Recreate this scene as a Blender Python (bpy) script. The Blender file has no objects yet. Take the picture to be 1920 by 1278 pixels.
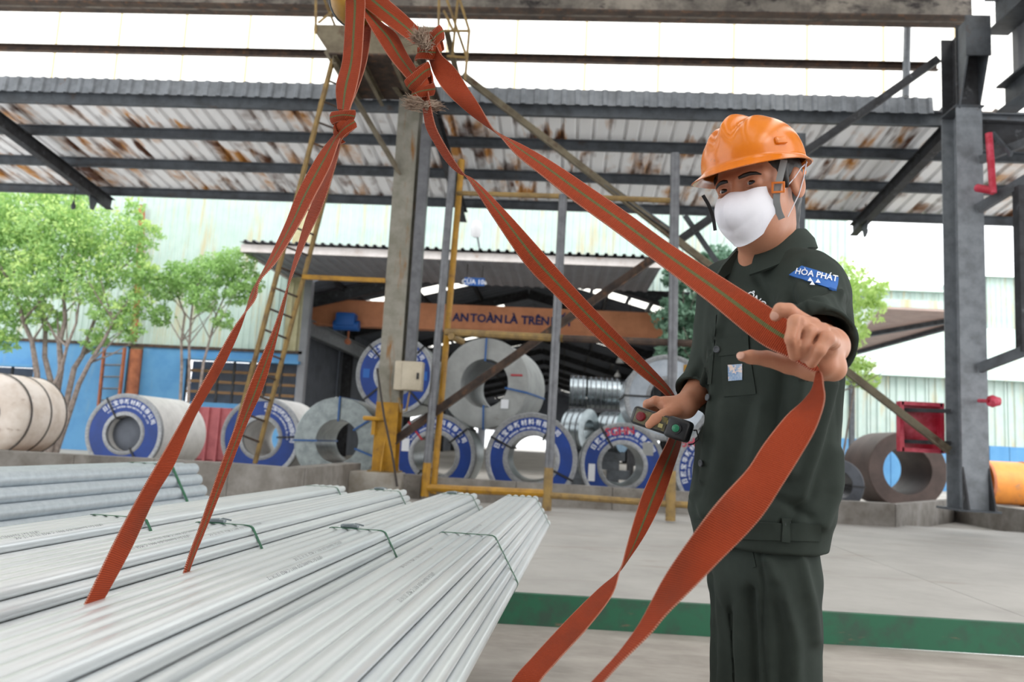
import bpy, bmesh, math, random
import numpy as np
from mathutils import Vector, Matrix, noise as mnoise
from mathutils.bvhtree import BVHTree
random.seed(7)
SC = bpy.context.scene
COL = SC.collection
PI = math.pi

# ------------------------------------------------------------------ camera, sky, exposure
FPX = 1500.0                                   # focal length in pixels of the 1920 wide frame
EYE = Vector((0.0, 0.0, 1.0))
def _cv(px, py): return Vector(((px - 960.0), (639.0 - py), -FPX))
CU = _cv(1600, -11200).normalized()            # world up seen by the camera
_vx = 1055.0
_vy = 639.0 + ((_vx - 960) * CU.x - FPX * CU.z) / CU.y
CY = _cv(_vx, _vy).normalized()                # world +Y (away from the camera)
CX = CY.cross(CU).normalized()
RW = Matrix((CX, CY, CU))                      # camera vector -> world vector
cam_d = bpy.data.cameras.new('camera'); cam = bpy.data.objects.new('camera', cam_d); COL.objects.link(cam)
cam_d.sensor_width = 36.0; cam_d.lens = FPX / 1920 * 36.0
cam_d.clip_start = 0.02; cam_d.clip_end = 500
cam.matrix_world = Matrix.Translation(EYE) @ RW.to_4x4()
cam_d.dof.use_dof = True; cam_d.dof.focus_distance = 1.75; cam_d.dof.aperture_fstop = 5.0
SC.camera = cam

SKY = 2.7
w = bpy.data.worlds.new('overcast_sky'); SC.world = w; w.use_nodes = True
nt = w.node_tree; nt.nodes.clear()
_o = nt.nodes.new('ShaderNodeOutputWorld'); _b = nt.nodes.new('ShaderNodeBackground')
_b.inputs[0].default_value = (0.965, 0.985, 1.0, 1); _b.inputs[1].default_value = SKY
nt.links.new(_b.outputs[0], _o.inputs[0])
sun_d = bpy.data.lights.new('hazy_sun', 'SUN'); sun_d.energy = 1.6; sun_d.angle = math.radians(25); sun_d.color = (1, .96, .9)
sun = bpy.data.objects.new('hazy_sun', sun_d); COL.objects.link(sun)
sun.rotation_euler = (math.radians(38), math.radians(24), 0)
vs = SC.view_settings
vs.view_transform = 'Standard'; vs.look = 'None'; vs.gamma = 1.0; vs.exposure = 0.0; vs.use_curve_mapping = False
SC.display_settings.display_device = 'sRGB'

def ray(px, py): return RW @ _cv(px, py).normalized()
def at_y(px, py, Y):
    d = ray(px, py); return EYE + d * ((Y - EYE.y) / d.y)
def at_z(px, py, Z):
    d = ray(px, py); return EYE + d * ((Z - EYE.z) / d.z)
def at_d(px, py, dep):                         # dep = distance along the optical axis
    return EYE + RW @ (_cv(px, py) * (dep / FPX))
FWD = RW @ Vector((0, 0, -1)); RGT = RW @ Vector((1, 0, 0)); UPC = RW @ Vector((0, 1, 0))
def to_px(p):
    v = Vector(p) - EYE; z = v.dot(FWD)
    return 960 + FPX * v.dot(RGT) / z, 639 - FPX * v.dot(UPC) / z

# ------------------------------------------------------------------ materials
def lin(c):
    if isinstance(c, str):
        c = tuple(int(c[i:i + 2], 16) / 255 for i in (0, 2, 4))
        c = tuple(x / 12.92 if x <= .04045 else ((x + .055) / 1.055) ** 2.4 for x in c)
    return tuple(c) + (1.0,)
def base_mat(name, col, rough=.6, metal=0.0):
    m = bpy.data.materials.new(name); m.use_nodes = True
    b = m.node_tree.nodes['Principled BSDF']
    b.inputs['Base Color'].default_value = lin(col); b.inputs['Roughness'].default_value = rough; b.inputs['Metallic'].default_value = metal
    return m
def N(m, t, **kw):
    n = m.node_tree.nodes.new(t)
    for k, v in kw.items():
        if k in n.inputs: n.inputs[k].default_value = v
        else: setattr(n, k, v)
    return n
def L(m, a, b): m.node_tree.links.new(a, b)
def mat(name, col, col2=None, scale=4.0, lo=.4, hi=.65, rough=.6, metal=0.0, bump=0.0, bscale=None, stretch=(1, 1, 1), col3=None, scale3=1.0, lo3=.55, hi3=.7, stretch3=(1, 1, 1), spec=None):
    m = base_mat(name, col, rough, metal)
    b = m.node_tree.nodes['Principled BSDF']
    if spec is not None: b.inputs['Specular IOR Level'].default_value = spec
    tc = N(m, 'ShaderNodeTexCoord')
    def layer(prev, c, sc, l, h, st):
        mp = N(m, 'ShaderNodeMapping'); mp.inputs['Scale'].default_value = st
        L(m, tc.outputs['Object'], mp.inputs['Vector'])
        nz = N(m, 'ShaderNodeTexNoise', Scale=sc, Detail=6.0, Roughness=.65); L(m, mp.outputs[0], nz.inputs['Vector'])
        mr = N(m, 'ShaderNodeMapRange'); mr.inputs[1].default_value = l; mr.inputs[2].default_value = h
        L(m, nz.outputs['Fac'], mr.inputs[0])
        mx = N(m, 'ShaderNodeMix', data_type='RGBA')
        L(m, mr.outputs[0], mx.inputs['Factor'])
        if prev is None: mx.inputs[6].default_value = lin(col)
        else: L(m, prev, mx.inputs[6])
        mx.inputs[7].default_value = lin(c)
        return mx.outputs[2], nz
    out = None; nz = None
    if col2 is not None: out, nz = layer(None, col2, scale, lo, hi, stretch)
    if col3 is not None: out, _ = layer(out, col3, scale3, lo3, hi3, stretch3)
    if out is not None: L(m, out, b.inputs['Base Color'])
    if bump:
        n2 = N(m, 'ShaderNodeTexNoise', Scale=bscale or scale * 4, Detail=4.0); L(m, tc.outputs['Object'], n2.inputs['Vector'])
        bp = N(m, 'ShaderNodeBump', Strength=bump, Distance=min(.02, .16 / (bscale or scale * 4))); L(m, n2.outputs['Fac'], bp.inputs['Height']); L(m, bp.outputs[0], b.inputs['Normal'])
    return m
M = {}
M['floor'] = mat('concrete_floor', '9a948d', '837b74', 2.2, .35, .7, .8, bump=.15, bscale=40, col3='aea7a0', scale3=.7, lo3=.45, hi3=.65, stretch3=(1, 3, 1))
M['deck'] = mat('pale_steel_deck', 'a9a6a2', '979490', 1.4, .35, .7, .75, col3='8a7f74', scale3=3.0, lo3=.58, hi3=.8, stretch3=(.4, 1.5, 1), bump=.08, bscale=30)
M['green_beam'] = mat('green_paint', '1f5b41', '2f4a3c', 6, .45, .65, .55, col3='6b5a48', scale3=9, lo3=.62, hi3=.72, stretch3=(.5, 1, 2))
M['curb'] = mat('stained_concrete', '8c8883', '6a645d', 3, .35, .65, .85, bump=.2, bscale=30, col3='443f3a', scale3=1.2, lo3=.55, hi3=.75)
M['plinth'] = mat('pale_concrete', '9d9890', '7f776c', 5, .4, .7, .85, col3='6b5a43', scale3=3, lo3=.6, hi3=.75)
M['yard'] = mat('yard_concrete', 'a8a49e', '918c85', .8, .4, .65, .85)
M['steel'] = mat('grey_steel', '4f545a', '3a3d41', 5, .4, .65, .6, col3='4a3322', scale3=3, lo3=.62, hi3=.75)
M['steel_lit'] = mat('lit_grey_steel', '858a90', '6d7176', 6, .4, .65, .5, col3='6a4428', scale3=5, lo3=.66, hi3=.76)  # paler copy of the grey steel, light put into its colour
M['steel_dark'] = mat('dark_steel', '35363a', '1f1e20', 5, .4, .65, .7, col3='5d5f62', scale3=7, lo3=.6, hi3=.7)  # near black steel with paler grey patches
M['rusty'] = mat('rusted_steel', '4a3a30', '2b2320', 6, .4, .65, .8, col3='6d4a30', scale3=8, lo3=.55, hi3=.7)
M['girder'] = mat('weathered_girder', '837c73', '5f5953', 4, .4, .6, .85, col3='332e2d', scale3=5, lo3=.53, hi3=.63, stretch3=(.5, 1, 1))
M['col_paint'] = mat('weathered_column_paint', '88847a', '737063', 5, .4, .65, .6, col3='7d5420', scale3=3, lo3=.56, hi3=.68, stretch3=(3, 3, .4))
M['yellow'] = mat('yellow_paint', 'ad7f16', '8c6414', 6, .4, .65, .5, col3='5a3f1c', scale3=6, lo3=.62, hi3=.75)
M['yellow_worn'] = mat('worn_yellow_paint', '8f7440', '6f5a38', 6, .4, .65, .6, col3='54391f', scale3=5, lo3=.57, hi3=.7)
M['galv_post'] = mat('galvanised_post', '6d6e72', '5a5b5f', 8, .4, .65, .45, metal=.3)
M['mint'] = mat('mint_cladding', 'b9cac4', 'aec2bb', 2, .4, .65, .6, col3='bcae88', scale3=1.3, lo3=.52, hi3=.7, stretch3=(3, 3, .3))
M['cream'] = mat('cream_cladding', 'b5ae8e', 'a49c78', 3, .4, .65, .7, col3='a08252', scale3=2, lo3=.6, hi3=.75, stretch3=(3, 3, .4))
M['blue_wall'] = mat('blue_painted_wall', '5c95c2', '4f89ba', 1.5, .4, .65, .7, col3='6f96b5', scale3=1.2, lo3=.55, hi3=.7, stretch3=(2, 2, .4))
M['fascia'] = mat('rust_streaked_fascia', 'cfc9c6', 'bcb5b1', 3, .4, .65, .6, col3='9a6a48', scale3=2, lo3=.57, hi3=.7)
M['dark_sheet'] = mat('dark_roof_sheet', '4c4f55', '3f4247', 2, .4, .65, .6)
M['grey_sheet'] = mat('grey_roof_sheet', '7f8085', '74757a', 2, .4, .65, .6)
M['soot'] = mat('unlit_interior', '666b75', '585d66', 2, .4, .65, .8)  # grey standing in for the shade of unlit interiors
M['crane_orange'] = mat('crane_paint', 'd08a62', 'bd7a54', 2, .4, .65, .6)
M['navy'] = base_mat('navy_letters', '1b2257', .6)
M['blue'] = base_mat('blue_panel', '1d5aa6', .5)
M['blue_face'] = mat('blue_end_cover', '09398a', '083178', 3, .4, .65, .5)
M['white'] = base_mat('white_print', 'e6e9ee', .6)
M['paper'] = base_mat('white_paper', 'd9dbe0', .7)
M['coil_edge'] = mat('coil_edge_trim', '9b9d9e', '84868a', 30, .4, .6, .45, metal=.4)
M['coil_steel'] = mat('galvanised_coil', '98a0a0', '7e8687', 8, .4, .65, .38, metal=.7)
M['coil_wrap'] = mat('white_coil_wrap', 'd8d6d3', 'c4c2bf', 4, .4, .65, .5, col3='8f8a85', scale3=3, lo3=.64, hi3=.74)
M['coil_grey_wrap'] = mat('grey_paper_wrap', '9b9d9c', '8a8c8b', 3, .4, .65, .7, bump=.6, bscale=5, col3='5c5348', scale3=2.2, lo3=.62, hi3=.74)
M['coil_paper'] = mat('creased_paper_wrap', 'd9cfc6', 'c2b3a6', 2.5, .4, .65, .8, bump=.8, bscale=3.5, col3='7d5a44', scale3=2, lo3=.6, hi3=.7, stretch3=(1, .5, 2.5))
M['coil_plastic'] = mat('clear_film_wrap', 'b3bac2', 'a3abb4', 5, .4, .65, .22, metal=.35, bump=.15, bscale=8)
M['coil_brown'] = mat('mill_scale_steel', '574843', '483b37', 3, .4, .65, .6, metal=.2)
M['coil_dark'] = mat('dark_rolled_steel', '4a4d53', '3b3d42', 3, .4, .65, .4, metal=.6)
M['silver'] = mat('bright_strip', '8f979a', '7d8588', 10, .4, .65, .28, metal=1.0)
M['black'] = base_mat('black_strap', '17171a', .5)
M['strap_blue'] = base_mat('blue_strapping', '1e5390', .5)
M['strap_red'] = base_mat('red_strapping', 'a51f2e', .5)
M['red'] = mat('red_paint', 'b01f36', 'cc4a60', 4, .45, .6, .4)
M['red_bin'] = mat('faded_red_steel', 'a85a5e', '93484d', 4, .4, .65, .6)
M['orange_pipe'] = mat('orange_coated_pipe', 'dd8f3a', 'c97f35', 3, .4, .65, .5, col3='9c7a60', scale3=3, lo3=.6, hi3=.7)
M['rust_orange'] = mat('rusty_orange_pipe', 'b06a48', '8f5238', 5, .4, .65, .7)
M['bark'] = mat('grey_bark', '8a7f78', '6b605a', 10, .4, .6, .9)
M['box'] = mat('cream_enamel', 'b5ab98', 'a89e8b', 6, .4, .65, .5)
M['grimy'] = mat('grimy_cream_paint', '6f6653', '564c3c', 5, .4, .65, .7, col3='4a3220', scale3=3, lo3=.56, hi3=.68)
M['cable'] = base_mat('dark_cable', '2c2523', .6)
M['lamp_glass'] = base_mat('lamp_housing', 'c9cacc', .3)
M['timber'] = mat('timber', '8a6a48', '6f5338', 8, .4, .65, .8, stretch=(1, 6, 6))
def leaf_mat(name, a, b):
    m = mat(name, a, b, 1.2, .35, .65, .6)
    p = m.node_tree.nodes['Principled BSDF']
    tr = N(m, 'ShaderNodeBsdfTranslucent'); mx = N(m, 'ShaderNodeMixShader'); mx.inputs[0].default_value = .4
    src = p.inputs['Base Color'].links[0].from_socket
    L(m, src, tr.inputs[0]); o = m.node_tree.nodes['Material Output']
    L(m, p.outputs[0], mx.inputs[1]); L(m, tr.outputs[0], mx.inputs[2]); L(m, mx.outputs[0], o.inputs[0])
    return m
M['leaf_a'] = leaf_mat('light_green_leaf', 'a9cb84', '90b869')
M['leaf_b'] = leaf_mat('dark_green_leaf', '7a9c86', '5f8069')
M['leaf_c'] = leaf_mat('yellow_green_leaf', 'c8df93', 'b3d078')
def roof_mat():
    m = base_mat('rust_streaked_roof_sheet', 'c8c7c6', .65)
    b = m.node_tree.nodes['Principled BSDF']; tc = N(m, 'ShaderNodeTexCoord')
    def nz(sc, st, l, h, loc=(0, 0, 0)):
        mp = N(m, 'ShaderNodeMapping'); mp.inputs['Scale'].default_value = st; mp.inputs['Location'].default_value = loc
        L(m, tc.outputs['Object'], mp.inputs[0]); n = N(m, 'ShaderNodeTexNoise', Scale=sc, Detail=3.0, Roughness=.55); L(m, mp.outputs[0], n.inputs['Vector'])
        r = N(m, 'ShaderNodeMapRange'); r.inputs[1].default_value = l; r.inputs[2].default_value = h; L(m, n.outputs[0], r.inputs[0]); return r.outputs[0]
    a = nz(2.2, (1.5, .28, 1), .51, .60); c = nz(2.6, (2.2, .5, 1), .55, .68, (3, 1, 0)); d = nz(2.3, (1.6, .35, 1), .50, .62, (0, .1, 0))
    e = nz(1.3, (1, 1, 1), .4, .6, (7, 2, 0))
    m1 = N(m, 'ShaderNodeMix', data_type='RGBA'); m1.inputs[6].default_value = lin('efeff0'); m1.inputs[7].default_value = lin('bd8440')
    mm = N(m, 'ShaderNodeMath', operation='MULTIPLY'); L(m, d, mm.inputs[0]); L(m, e, mm.inputs[1])
    L(m, mm.outputs[0], m1.inputs[0])
    m2 = N(m, 'ShaderNodeMix', data_type='RGBA'); L(m, m1.outputs[2], m2.inputs[6]); m2.inputs[7].default_value = lin('55301a')
    m3 = N(m, 'ShaderNodeMath', operation='MULTIPLY'); L(m, a, m3.inputs[0]); L(m, e, m3.inputs[1])
    L(m, m3.outputs[0], m2.inputs[0])
    L(m, m2.outputs[2], b.inputs['Base Color'])
    return m
M['roof'] = roof_mat()
def translucent_mat(name, col, through):
    m = bpy.data.materials.new(name); m.use_nodes = True; nt = m.node_tree; nt.nodes.clear()
    o = nt.nodes.new('ShaderNodeOutputMaterial'); t = nt.nodes.new('ShaderNodeBsdfTranslucent'); t.inputs[0].default_value = lin(col)
    tr = nt.nodes.new('ShaderNodeBsdfTransparent'); tr.inputs[0].default_value = (1, .985, .94, 1)
    mx = nt.nodes.new('ShaderNodeMixShader'); mx.inputs[0].default_value = through
    nt.links.new(t.outputs[0], mx.inputs[1]); nt.links.new(tr.outputs[0], mx.inputs[2]); nt.links.new(mx.outputs[0], o.inputs[0])
    return m
M['lap'] = translucent_mat('lap_of_sheets', 'f0e4cc', .15)
M['fibreglass'] = translucent_mat('translucent_sheet', 'fffaf0', .62)
M['skylight'] = translucent_mat('skylight_sheet', 'fffbf2', .85)

# ------------------------------------------------------------------ mesh builder
class MB:
    def __init__(s): s.v = []; s.f = []; s.sm = []; s.mi = []; s.uv = None
    def add(s, vs, fs, smooth=False, mi=0):
        o = len(s.v); s.v.extend(Vector(p) for p in vs)
        for f in fs: s.f.append(tuple(o + i for i in f)); s.sm.append(smooth); s.mi.append(mi)
        return s
    def frame(s, p, q, up=(0, 0, 1)):
        z = (Vector(q) - Vector(p)).normalized(); u = Vector(up)
        if abs(z.dot(u)) > .98: u = Vector((0, 1, 0))
        x = u.cross(z).normalized(); y = z.cross(x).normalized(); return x, y, z
    def hexa(s, c8, mi=0):
        return s.add(c8, [(0, 3, 2, 1), (4, 5, 6, 7), (0, 1, 5, 4), (1, 2, 6, 5), (2, 3, 7, 6), (3, 0, 4, 7)], False, mi)
    def box(s, c, sz, rot=None, mi=0):
        c = Vector(c); h = [x / 2 for x in sz]; R = rot or Matrix.Identity(3)
        return s.hexa([c + R @ Vector((a * h[0], b * h[1], d * h[2])) for d in (-1, 1) for a, b in ((-1, -1), (1, -1), (1, 1), (-1, 1))], mi)
    def bbox(s, lo, hi, mi=0):
        lo = Vector(lo); hi = Vector(hi); return s.box((lo + hi) / 2, hi - lo, None, mi)
    def rbox(s, c, sz, r, rot=None, mi=0, seg=2):
        bm = bmesh.new(); bmesh.ops.create_cube(bm, size=1.0)
        for v in bm.verts: v.co = Vector((v.co.x * sz[0], v.co.y * sz[1], v.co.z * sz[2]))
        bmesh.ops.bevel(bm, geom=bm.edges[:], offset=r, segments=seg, affect='EDGES', profile=.5)
        R = rot or Matrix.Identity(3); c = Vector(c)
        vs = [c + R @ v.co for v in bm.verts]; bm.verts.index_update(); fs = [tuple(v.index for v in f.verts) for f in bm.faces]; bm.free()
        return s.add(vs, fs, True, mi)
    def bar(s, p, q, w, h, up=(0, 0, 1), mi=0):
        x, y, z = s.frame(p, q, up); p = Vector(p); q = Vector(q)
        k = [(-1, -1), (1, -1), (1, 1), (-1, 1)]
        return s.hexa([e + x * (a * w / 2) + y * (b * h / 2) for e in (p, q) for a, b in k], mi)
    def ibeam(s, p, q, w, h, t=.012, up=(0, 0, 1), mi=0):
        x, y, z = s.frame(p, q, up); p = Vector(p); q = Vector(q)
        s.bar(p + y * (h / 2 - t / 2), q + y * (h / 2 - t / 2), w, t, up, mi); s.bar(p - y * (h / 2 - t / 2), q - y * (h / 2 - t / 2), w, t, up, mi)
        return s.bar(p, q, t, h - 2 * t, up, mi)
    def angle(s, p, q, w, t=.008, up=(0, 0, 1), mi=0):
        x, y, z = s.frame(p, q, up); p = Vector(p); q = Vector(q)
        s.bar(p, q, w, t, up, mi); a = x * (w / 2 - t / 2) + y * (w / 2); return s.bar(p + a, q + a, t, w, up, mi)
    def channel(s, p, q, w, h, t=.01, up=(0, 0, 1), mi=0):
        x, y, z = s.frame(p, q, up); p = Vector(p); q = Vector(q)
        s.bar(p + y * (h / 2), q + y * (h / 2), w, t, up, mi); s.bar(p - y * (h / 2), q - y * (h / 2), w, t, up, mi)
        return s.bar(p + x * (w / 2), q + x * (w / 2), t, h, up, mi)
    def tube(s, pts, r, n=10, cap=True, mi=0):
        pts = [Vector(p) for p in pts]; rs = r if isinstance(r, (list, tuple)) else [r] * len(pts)
        vs = []; prev = None
        for i, p in enumerate(pts):
            t = (pts[min(i + 1, len(pts) - 1)] - pts[max(i - 1, 0)]).normalized()
            if prev is None:
                u = Vector((0, 0, 1)) if abs(t.z) < .9 else Vector((1, 0, 0)); x = u.cross(t).normalized()
            else: x = (prev - t * prev.dot(t)).normalized()
            prev = x; y = t.cross(x)
            vs += [p + (x * math.cos(2 * PI * k / n) + y * math.sin(2 * PI * k / n)) * rs[i] for k in range(n)]
        fs = []
        for i in range(len(pts) - 1):
            for k in range(n): a = i * n + k; b = i * n + (k + 1) % n; fs.append((a, b, b + n, a + n))
        s.add(vs, fs, True, mi)
        if cap:
            o = len(s.v) - len(vs)
            s.f.append(tuple(o + k for k in range(n))[::-1]); s.sm.append(False); s.mi.append(mi)
            s.f.append(tuple(o + (len(pts) - 1) * n + k for k in range(n))); s.sm.append(False); s.mi.append(mi)
        return s
    def lathe(s, prof, c, axis, n=40, mi=0, closed=True, smooth=True):
        """prof: (along axis, radius) pairs turned about axis through c"""
        z = Vector(axis).normalized(); u = Vector((0, 0, 1)) if abs(z.z) < .9 else Vector((1, 0, 0)); x = u.cross(z).normalized(); y = z.cross(x); c = Vector(c)
        m = len(prof); vs = []
        for k in range(n):
            d = x * math.cos(2 * PI * k / n) + y * math.sin(2 * PI * k / n)
            vs += [c + z * a + d * r for a, r in prof]
        fs = []
        for k in range(n):
            for i in range(m if closed else m - 1):
                j = (i + 1) % m; k2 = (k + 1) % n; fs.append((k * m + i, k2 * m + i, k2 * m + j, k * m + j))
        return s.add(vs, fs, smooth, mi)
    def prism(s, poly, d, mi=0):
        d = Vector(d); n = len(poly); vs = [Vector(p) for p in poly] + [Vector(p) + d for p in poly]
        return s.add(vs, [tuple(range(n))[::-1], tuple(range(n, 2 * n))] + [(i, (i + 1) % n, n + (i + 1) % n, n + i) for i in range(n)], False, mi)
    def corr(s, p, eu, ev, pitch, depth, nrm, duty=.3, mi=0):
        """trapezoidal sheet: ribs run along ev, repeat along eu, ribs stand out along nrm"""
        p = Vector(p); eu = Vector(eu); ev = Vector(ev); nrm = Vector(nrm).normalized(); W = eu.length; n = max(1, round(W / pitch)); st = []
        for i in range(n):
            for f, h in ((0, 0), (1 - duty - .12, 0), (1 - duty, 1), (.88, 1)): st.append(((i + f) / n, h))
        st.append((1, 0)); vs = []
        for f, h in st: a = p + eu * f + nrm * (depth * h); vs += [a, a + ev]
        return s.add(vs, [(2 * i, 2 * i + 2, 2 * i + 3, 2 * i + 1) for i in range(len(st) - 1)], False, mi)
    def mesh(s, name, mats, org=Vector((0, 0, 0))):
        me = bpy.data.meshes.new(name); me.from_pydata([tuple(v - org) for v in s.v], [], s.f)
        for m in (mats if isinstance(mats, (list, tuple)) else [mats]): me.materials.append(m)
        me.polygons.foreach_set('use_smooth', s.sm); me.polygons.foreach_set('material_index', s.mi)
        if s.uv:
            ul = me.uv_layers.new(name='UVMap')
            ul.data.foreach_set('uv', [c for li in me.loops for c in s.uv[li.vertex_index]])
        if any(s.sm):
            try: me.set_sharp_from_angle(angle=math.radians(42))
            except Exception: pass
        me.update(); return me
def world_org(o):
    p = Vector((0, 0, 0))
    while o is not None: p += o.location; o = o.parent
    return p
def link(name, me, parent=None, loc=None):
    o = bpy.data.objects.new(name, me); COL.objects.link(o)
    if parent is not None: o.parent = parent
    if loc is not None: o.location = loc
    return o
def obj(name, mb, m, parent=None, label=None, kind=None):
    if parent is not None: me = mb.mesh(name, m, world_org(parent)); o = link(name, me, parent)
    else:
        c = sum(mb.v, Vector()) / len(mb.v); c.z = min(v.z for v in mb.v); me = mb.mesh(name, m, c); o = link(name, me, None, c)
    if label: o['label'] = label
    if kind: o['kind'] = kind
    return o
def tag(o, label, cat, group=None, kind=None):
    o['label'] = label; o['category'] = cat
    if group: o['group'] = group
    if kind: o['kind'] = kind
    return o
def thing(name, label, cat, loc=(0, 0, 0), group=None, kind=None):
    o = bpy.data.objects.new(name, None); COL.objects.link(o); o.location = loc; o.empty_display_size = .1
    return tag(o, label, cat, group, kind)
def struct(name, mb, m, label=None):
    o = obj(name, mb, m); o['kind'] = 'structure'
    if label: o['label'] = label
    return o
def sroot(name, loc=(0, 0, 0), label=None):
    o = bpy.data.objects.new(name, None); COL.objects.link(o); o.location = loc; o['kind'] = 'structure'
    if label: o['label'] = label
    return o
_font_cache = {}
def text_geo(body, size=1.0, bold=False, res=2, spacing=1.0):
    """outline mesh of a piece of writing: vertices (x, y) and faces, centred on its width"""
    key = (body, size, res, spacing, bold)
    if key not in _font_cache:
        cu = bpy.data.curves.new('t', 'FONT'); cu.body = body; cu.size = size; cu.align_x = 'CENTER'; cu.resolution_u = res; cu.space_character = spacing
        if bold: cu.offset = (.018 if bold is True else bold) * size
        o = bpy.data.objects.new('t', cu); COL.objects.link(o)
        dg = bpy.context.evaluated_depsgraph_get(); dg.update(); ev = o.evaluated_get(dg); me = bpy.data.meshes.new_from_object(ev)
        _font_cache[key] = ([v.co.copy() for v in me.vertices], [tuple(p.vertices) for p in me.polygons])
        bpy.data.meshes.remove(me); bpy.data.objects.remove(o); bpy.data.curves.remove(cu)
    return _font_cache[key]
def text_flat(mb, body, size, c, ex, ey, bold=False, mi=0, spacing=1.0):
    vs, fs = text_geo(body, size, bold, spacing=spacing); c = Vector(c); ex = Vector(ex); ey = Vector(ey)
    return mb.add([c + ex * v.x + ey * v.y for v in vs], fs, False, mi)
# ------------------------------------------------------------------ setting: floors, curb, yard
DECK = .17
e0 = at_z(932, 1167, 0); e1 = at_z(1540, 1205, 0)
ed = (e1 - e0); ed.normalize()
EL = e0 - ed * 9; ER = e0 + ed * 9
fl = MB(); fl.prism([(-12, -7, -.1), (12, -7, -.1), (ER.x + 3, ER.y, -.1), (EL.x - 3, EL.y, -.1)], (0, 0, .1))
struct('floor', fl, M['floor'])
gb = MB(); gb.bar(EL + Vector((0, 0, DECK / 2)), ER + Vector((0, 0, DECK / 2)), .04, DECK - .002)
gbr = struct('trim_1', gb, M['green_beam'], 'green painted steel edge of the raised deck')
wb = MB()
CURB_Y = 11.0
dk = sroot('deck', (0, 7.5, 0), 'pale raised deck behind the worker')
for i in range(6):                                        # plates of the deck
    a = EL + (ER - EL) * (i / 6) + Vector((0, .02, 0)); b = EL + (ER - EL) * ((i + 1) / 6) + Vector((-.006, .02, 0))
    m = MB(); m.prism([(a.x, a.y, 0), (b.x, b.y, 0), (b.x, CURB_Y + .4, 0), (a.x, CURB_Y + .4, 0)], (0, 0, DECK)); obj('deck_plate', m, M['deck'], dk)
yd = MB(); yd.bbox((-70, CURB_Y + .3, -.1), (70, 130, .1)); struct('yard_ground', yd, M['yard'])
# low concrete curb: blocks with joints
cb = sroot('wall_curb', (0, CURB_Y, DECK))
ztop = .6
pts = [at_z(-40, 842, ztop), at_z(140, 852, ztop), at_z(290, 860, ztop), at_z(430, 868, ztop), at_z(560, 878, ztop)]
for a, b in zip(pts[:-1], pts[1:]):
    m = MB(); d = (b - a).normalized() * .006
    m.prism([(a.x, a.y, 0), (b.x - d.x, b.y - d.y, 0), (b.x - d.x, b.y + .22, 0), (a.x, a.y + .22, 0)], (0, 0, ztop)); obj('block', m, M['curb'], cb)
X0 = pts[-1].x; yy = pts[-1].y
m = MB(); m.bbox((X0 - .22, yy + .23, 0), (X0, 11.2, ztop)); obj('block', m, M['curb'], cb)
m = MB(); m.bbox((X0, 10.95, 0), (X0 + .9, 11.2, .49)); obj('block', m, M['curb'], cb)
xs = [X0 + .906, -1.9, -.6, .7, 2.0, 3.3, 4.4]
for a, b in zip(xs[:-1], xs[1:]):
    m = MB(); m.bbox((a, 11.0, 0), (b - .008, 11.22, .47)); obj('block', m, M['curb'], cb)
pr = at_z(1770, 935, .45)
m = MB(); m.prism([(4.4, 11.0, 0), (pr.x + .25, pr.y, 0), (pr.x + .25, pr.y + .22, 0), (4.4, 11.22, 0)], (0, 0, .46)); obj('block', m, M['curb'], cb)
for a, b in ((pr.y - .01, 9.0), (8.99, 7.5), (7.49, 6.0)):
    m = MB(); m.bbox((pr.x + .05, b, 0), (pr.x + .27, a, .45)); obj('block', m, M['curb'], cb)
m = MB(); p = at_y(665, 886, 10.9); q = at_y(755, 890, 10.9)
m.rbox(((p.x + q.x) / 2, 10.85, .33), (q.x - p.x, .5, .36), .015); obj('plinth', m, M['plinth'], cb)

# ------------------------------------------------------------------ main frame: columns, crane girder, roof
YF = 10.9
COLX = at_y(722, 880, YF).x; COLRX = at_y(1815, 945, 10.45).x; YR = 10.45
# left column
lc = thing('steel_column', 'weathered cream steel column with a yellow painted foot behind the pipe bundles', 'column', (COLX, YF, .5))
def hcol(x, y, z0, z1, w, d, t=.02):
    m = MB(); m.bbox((x - w / 2, y - d / 2, z0), (x + w / 2, y - d / 2 + t, z1)); m.bbox((x - w / 2, y + d / 2 - t, z0), (x + w / 2, y + d / 2, z1)); m.bbox((x - t / 2, y - d / 2 + t, z0), (x + t / 2, y + d / 2 - t, z1)); return m
obj('shaft', hcol(COLX, YF, 1.45, 6.75, .3, .3), M['col_paint'], lc)
obj('painted_foot', hcol(COLX, YF, .53, 1.45, .305, .305), M['yellow'], lc, 'yellow painted foot of the column')
m = MB(); m.bbox((COLX - .2, YF - .2, .505), (COLX + .2, YF + .2, .53)); obj('base_plate', m, M['yellow_worn'], lc)
m = MB(); m.prism([(COLX - .01, YF - .15, .53), (COLX - .01, YF - .3, .53), (COLX - .01, YF - .15, .95)], (.02, 0, 0)); obj('stiffener', m, M['yellow'], lc)
m = MB(); m.rbox((COLX - .16, YF - .17, 1.22), (.3, .12, .06), .02); m.box((COLX - .16, YF - .17, 1.1), (.05, .05, .2)); obj('bollard_hook', m, M['yellow'], lc)
m = MB(); m.channel((COLX + .27, YF - .12, 1.95), (COLX + .27, YF - .12, 5.4), .13, .12, .012, (0, 1, 0)); obj('cable_duct', m, M['galv_post'], lc, 'grey cable duct beside the column')
m = MB(); m.tube([at_y(768, 735, 10.6), at_y(762, 770, 10.6), at_y(752, 772, 10.6), at_y(748, 745, 10.6)], .012, 8); obj('cable_loop', m, M['yellow_worn'], lc)
m = MB(); m.tube([at_y(707, 690, 10.6), at_y(720, 780, 10.58), at_y(735, 850, 10.56), at_y(745, 912, 10.55)], .015, 8); obj('cable', m, M['cable'], lc)
p = at_y(742, 676, 10.6); q = at_y(790, 733, 10.6)
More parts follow.
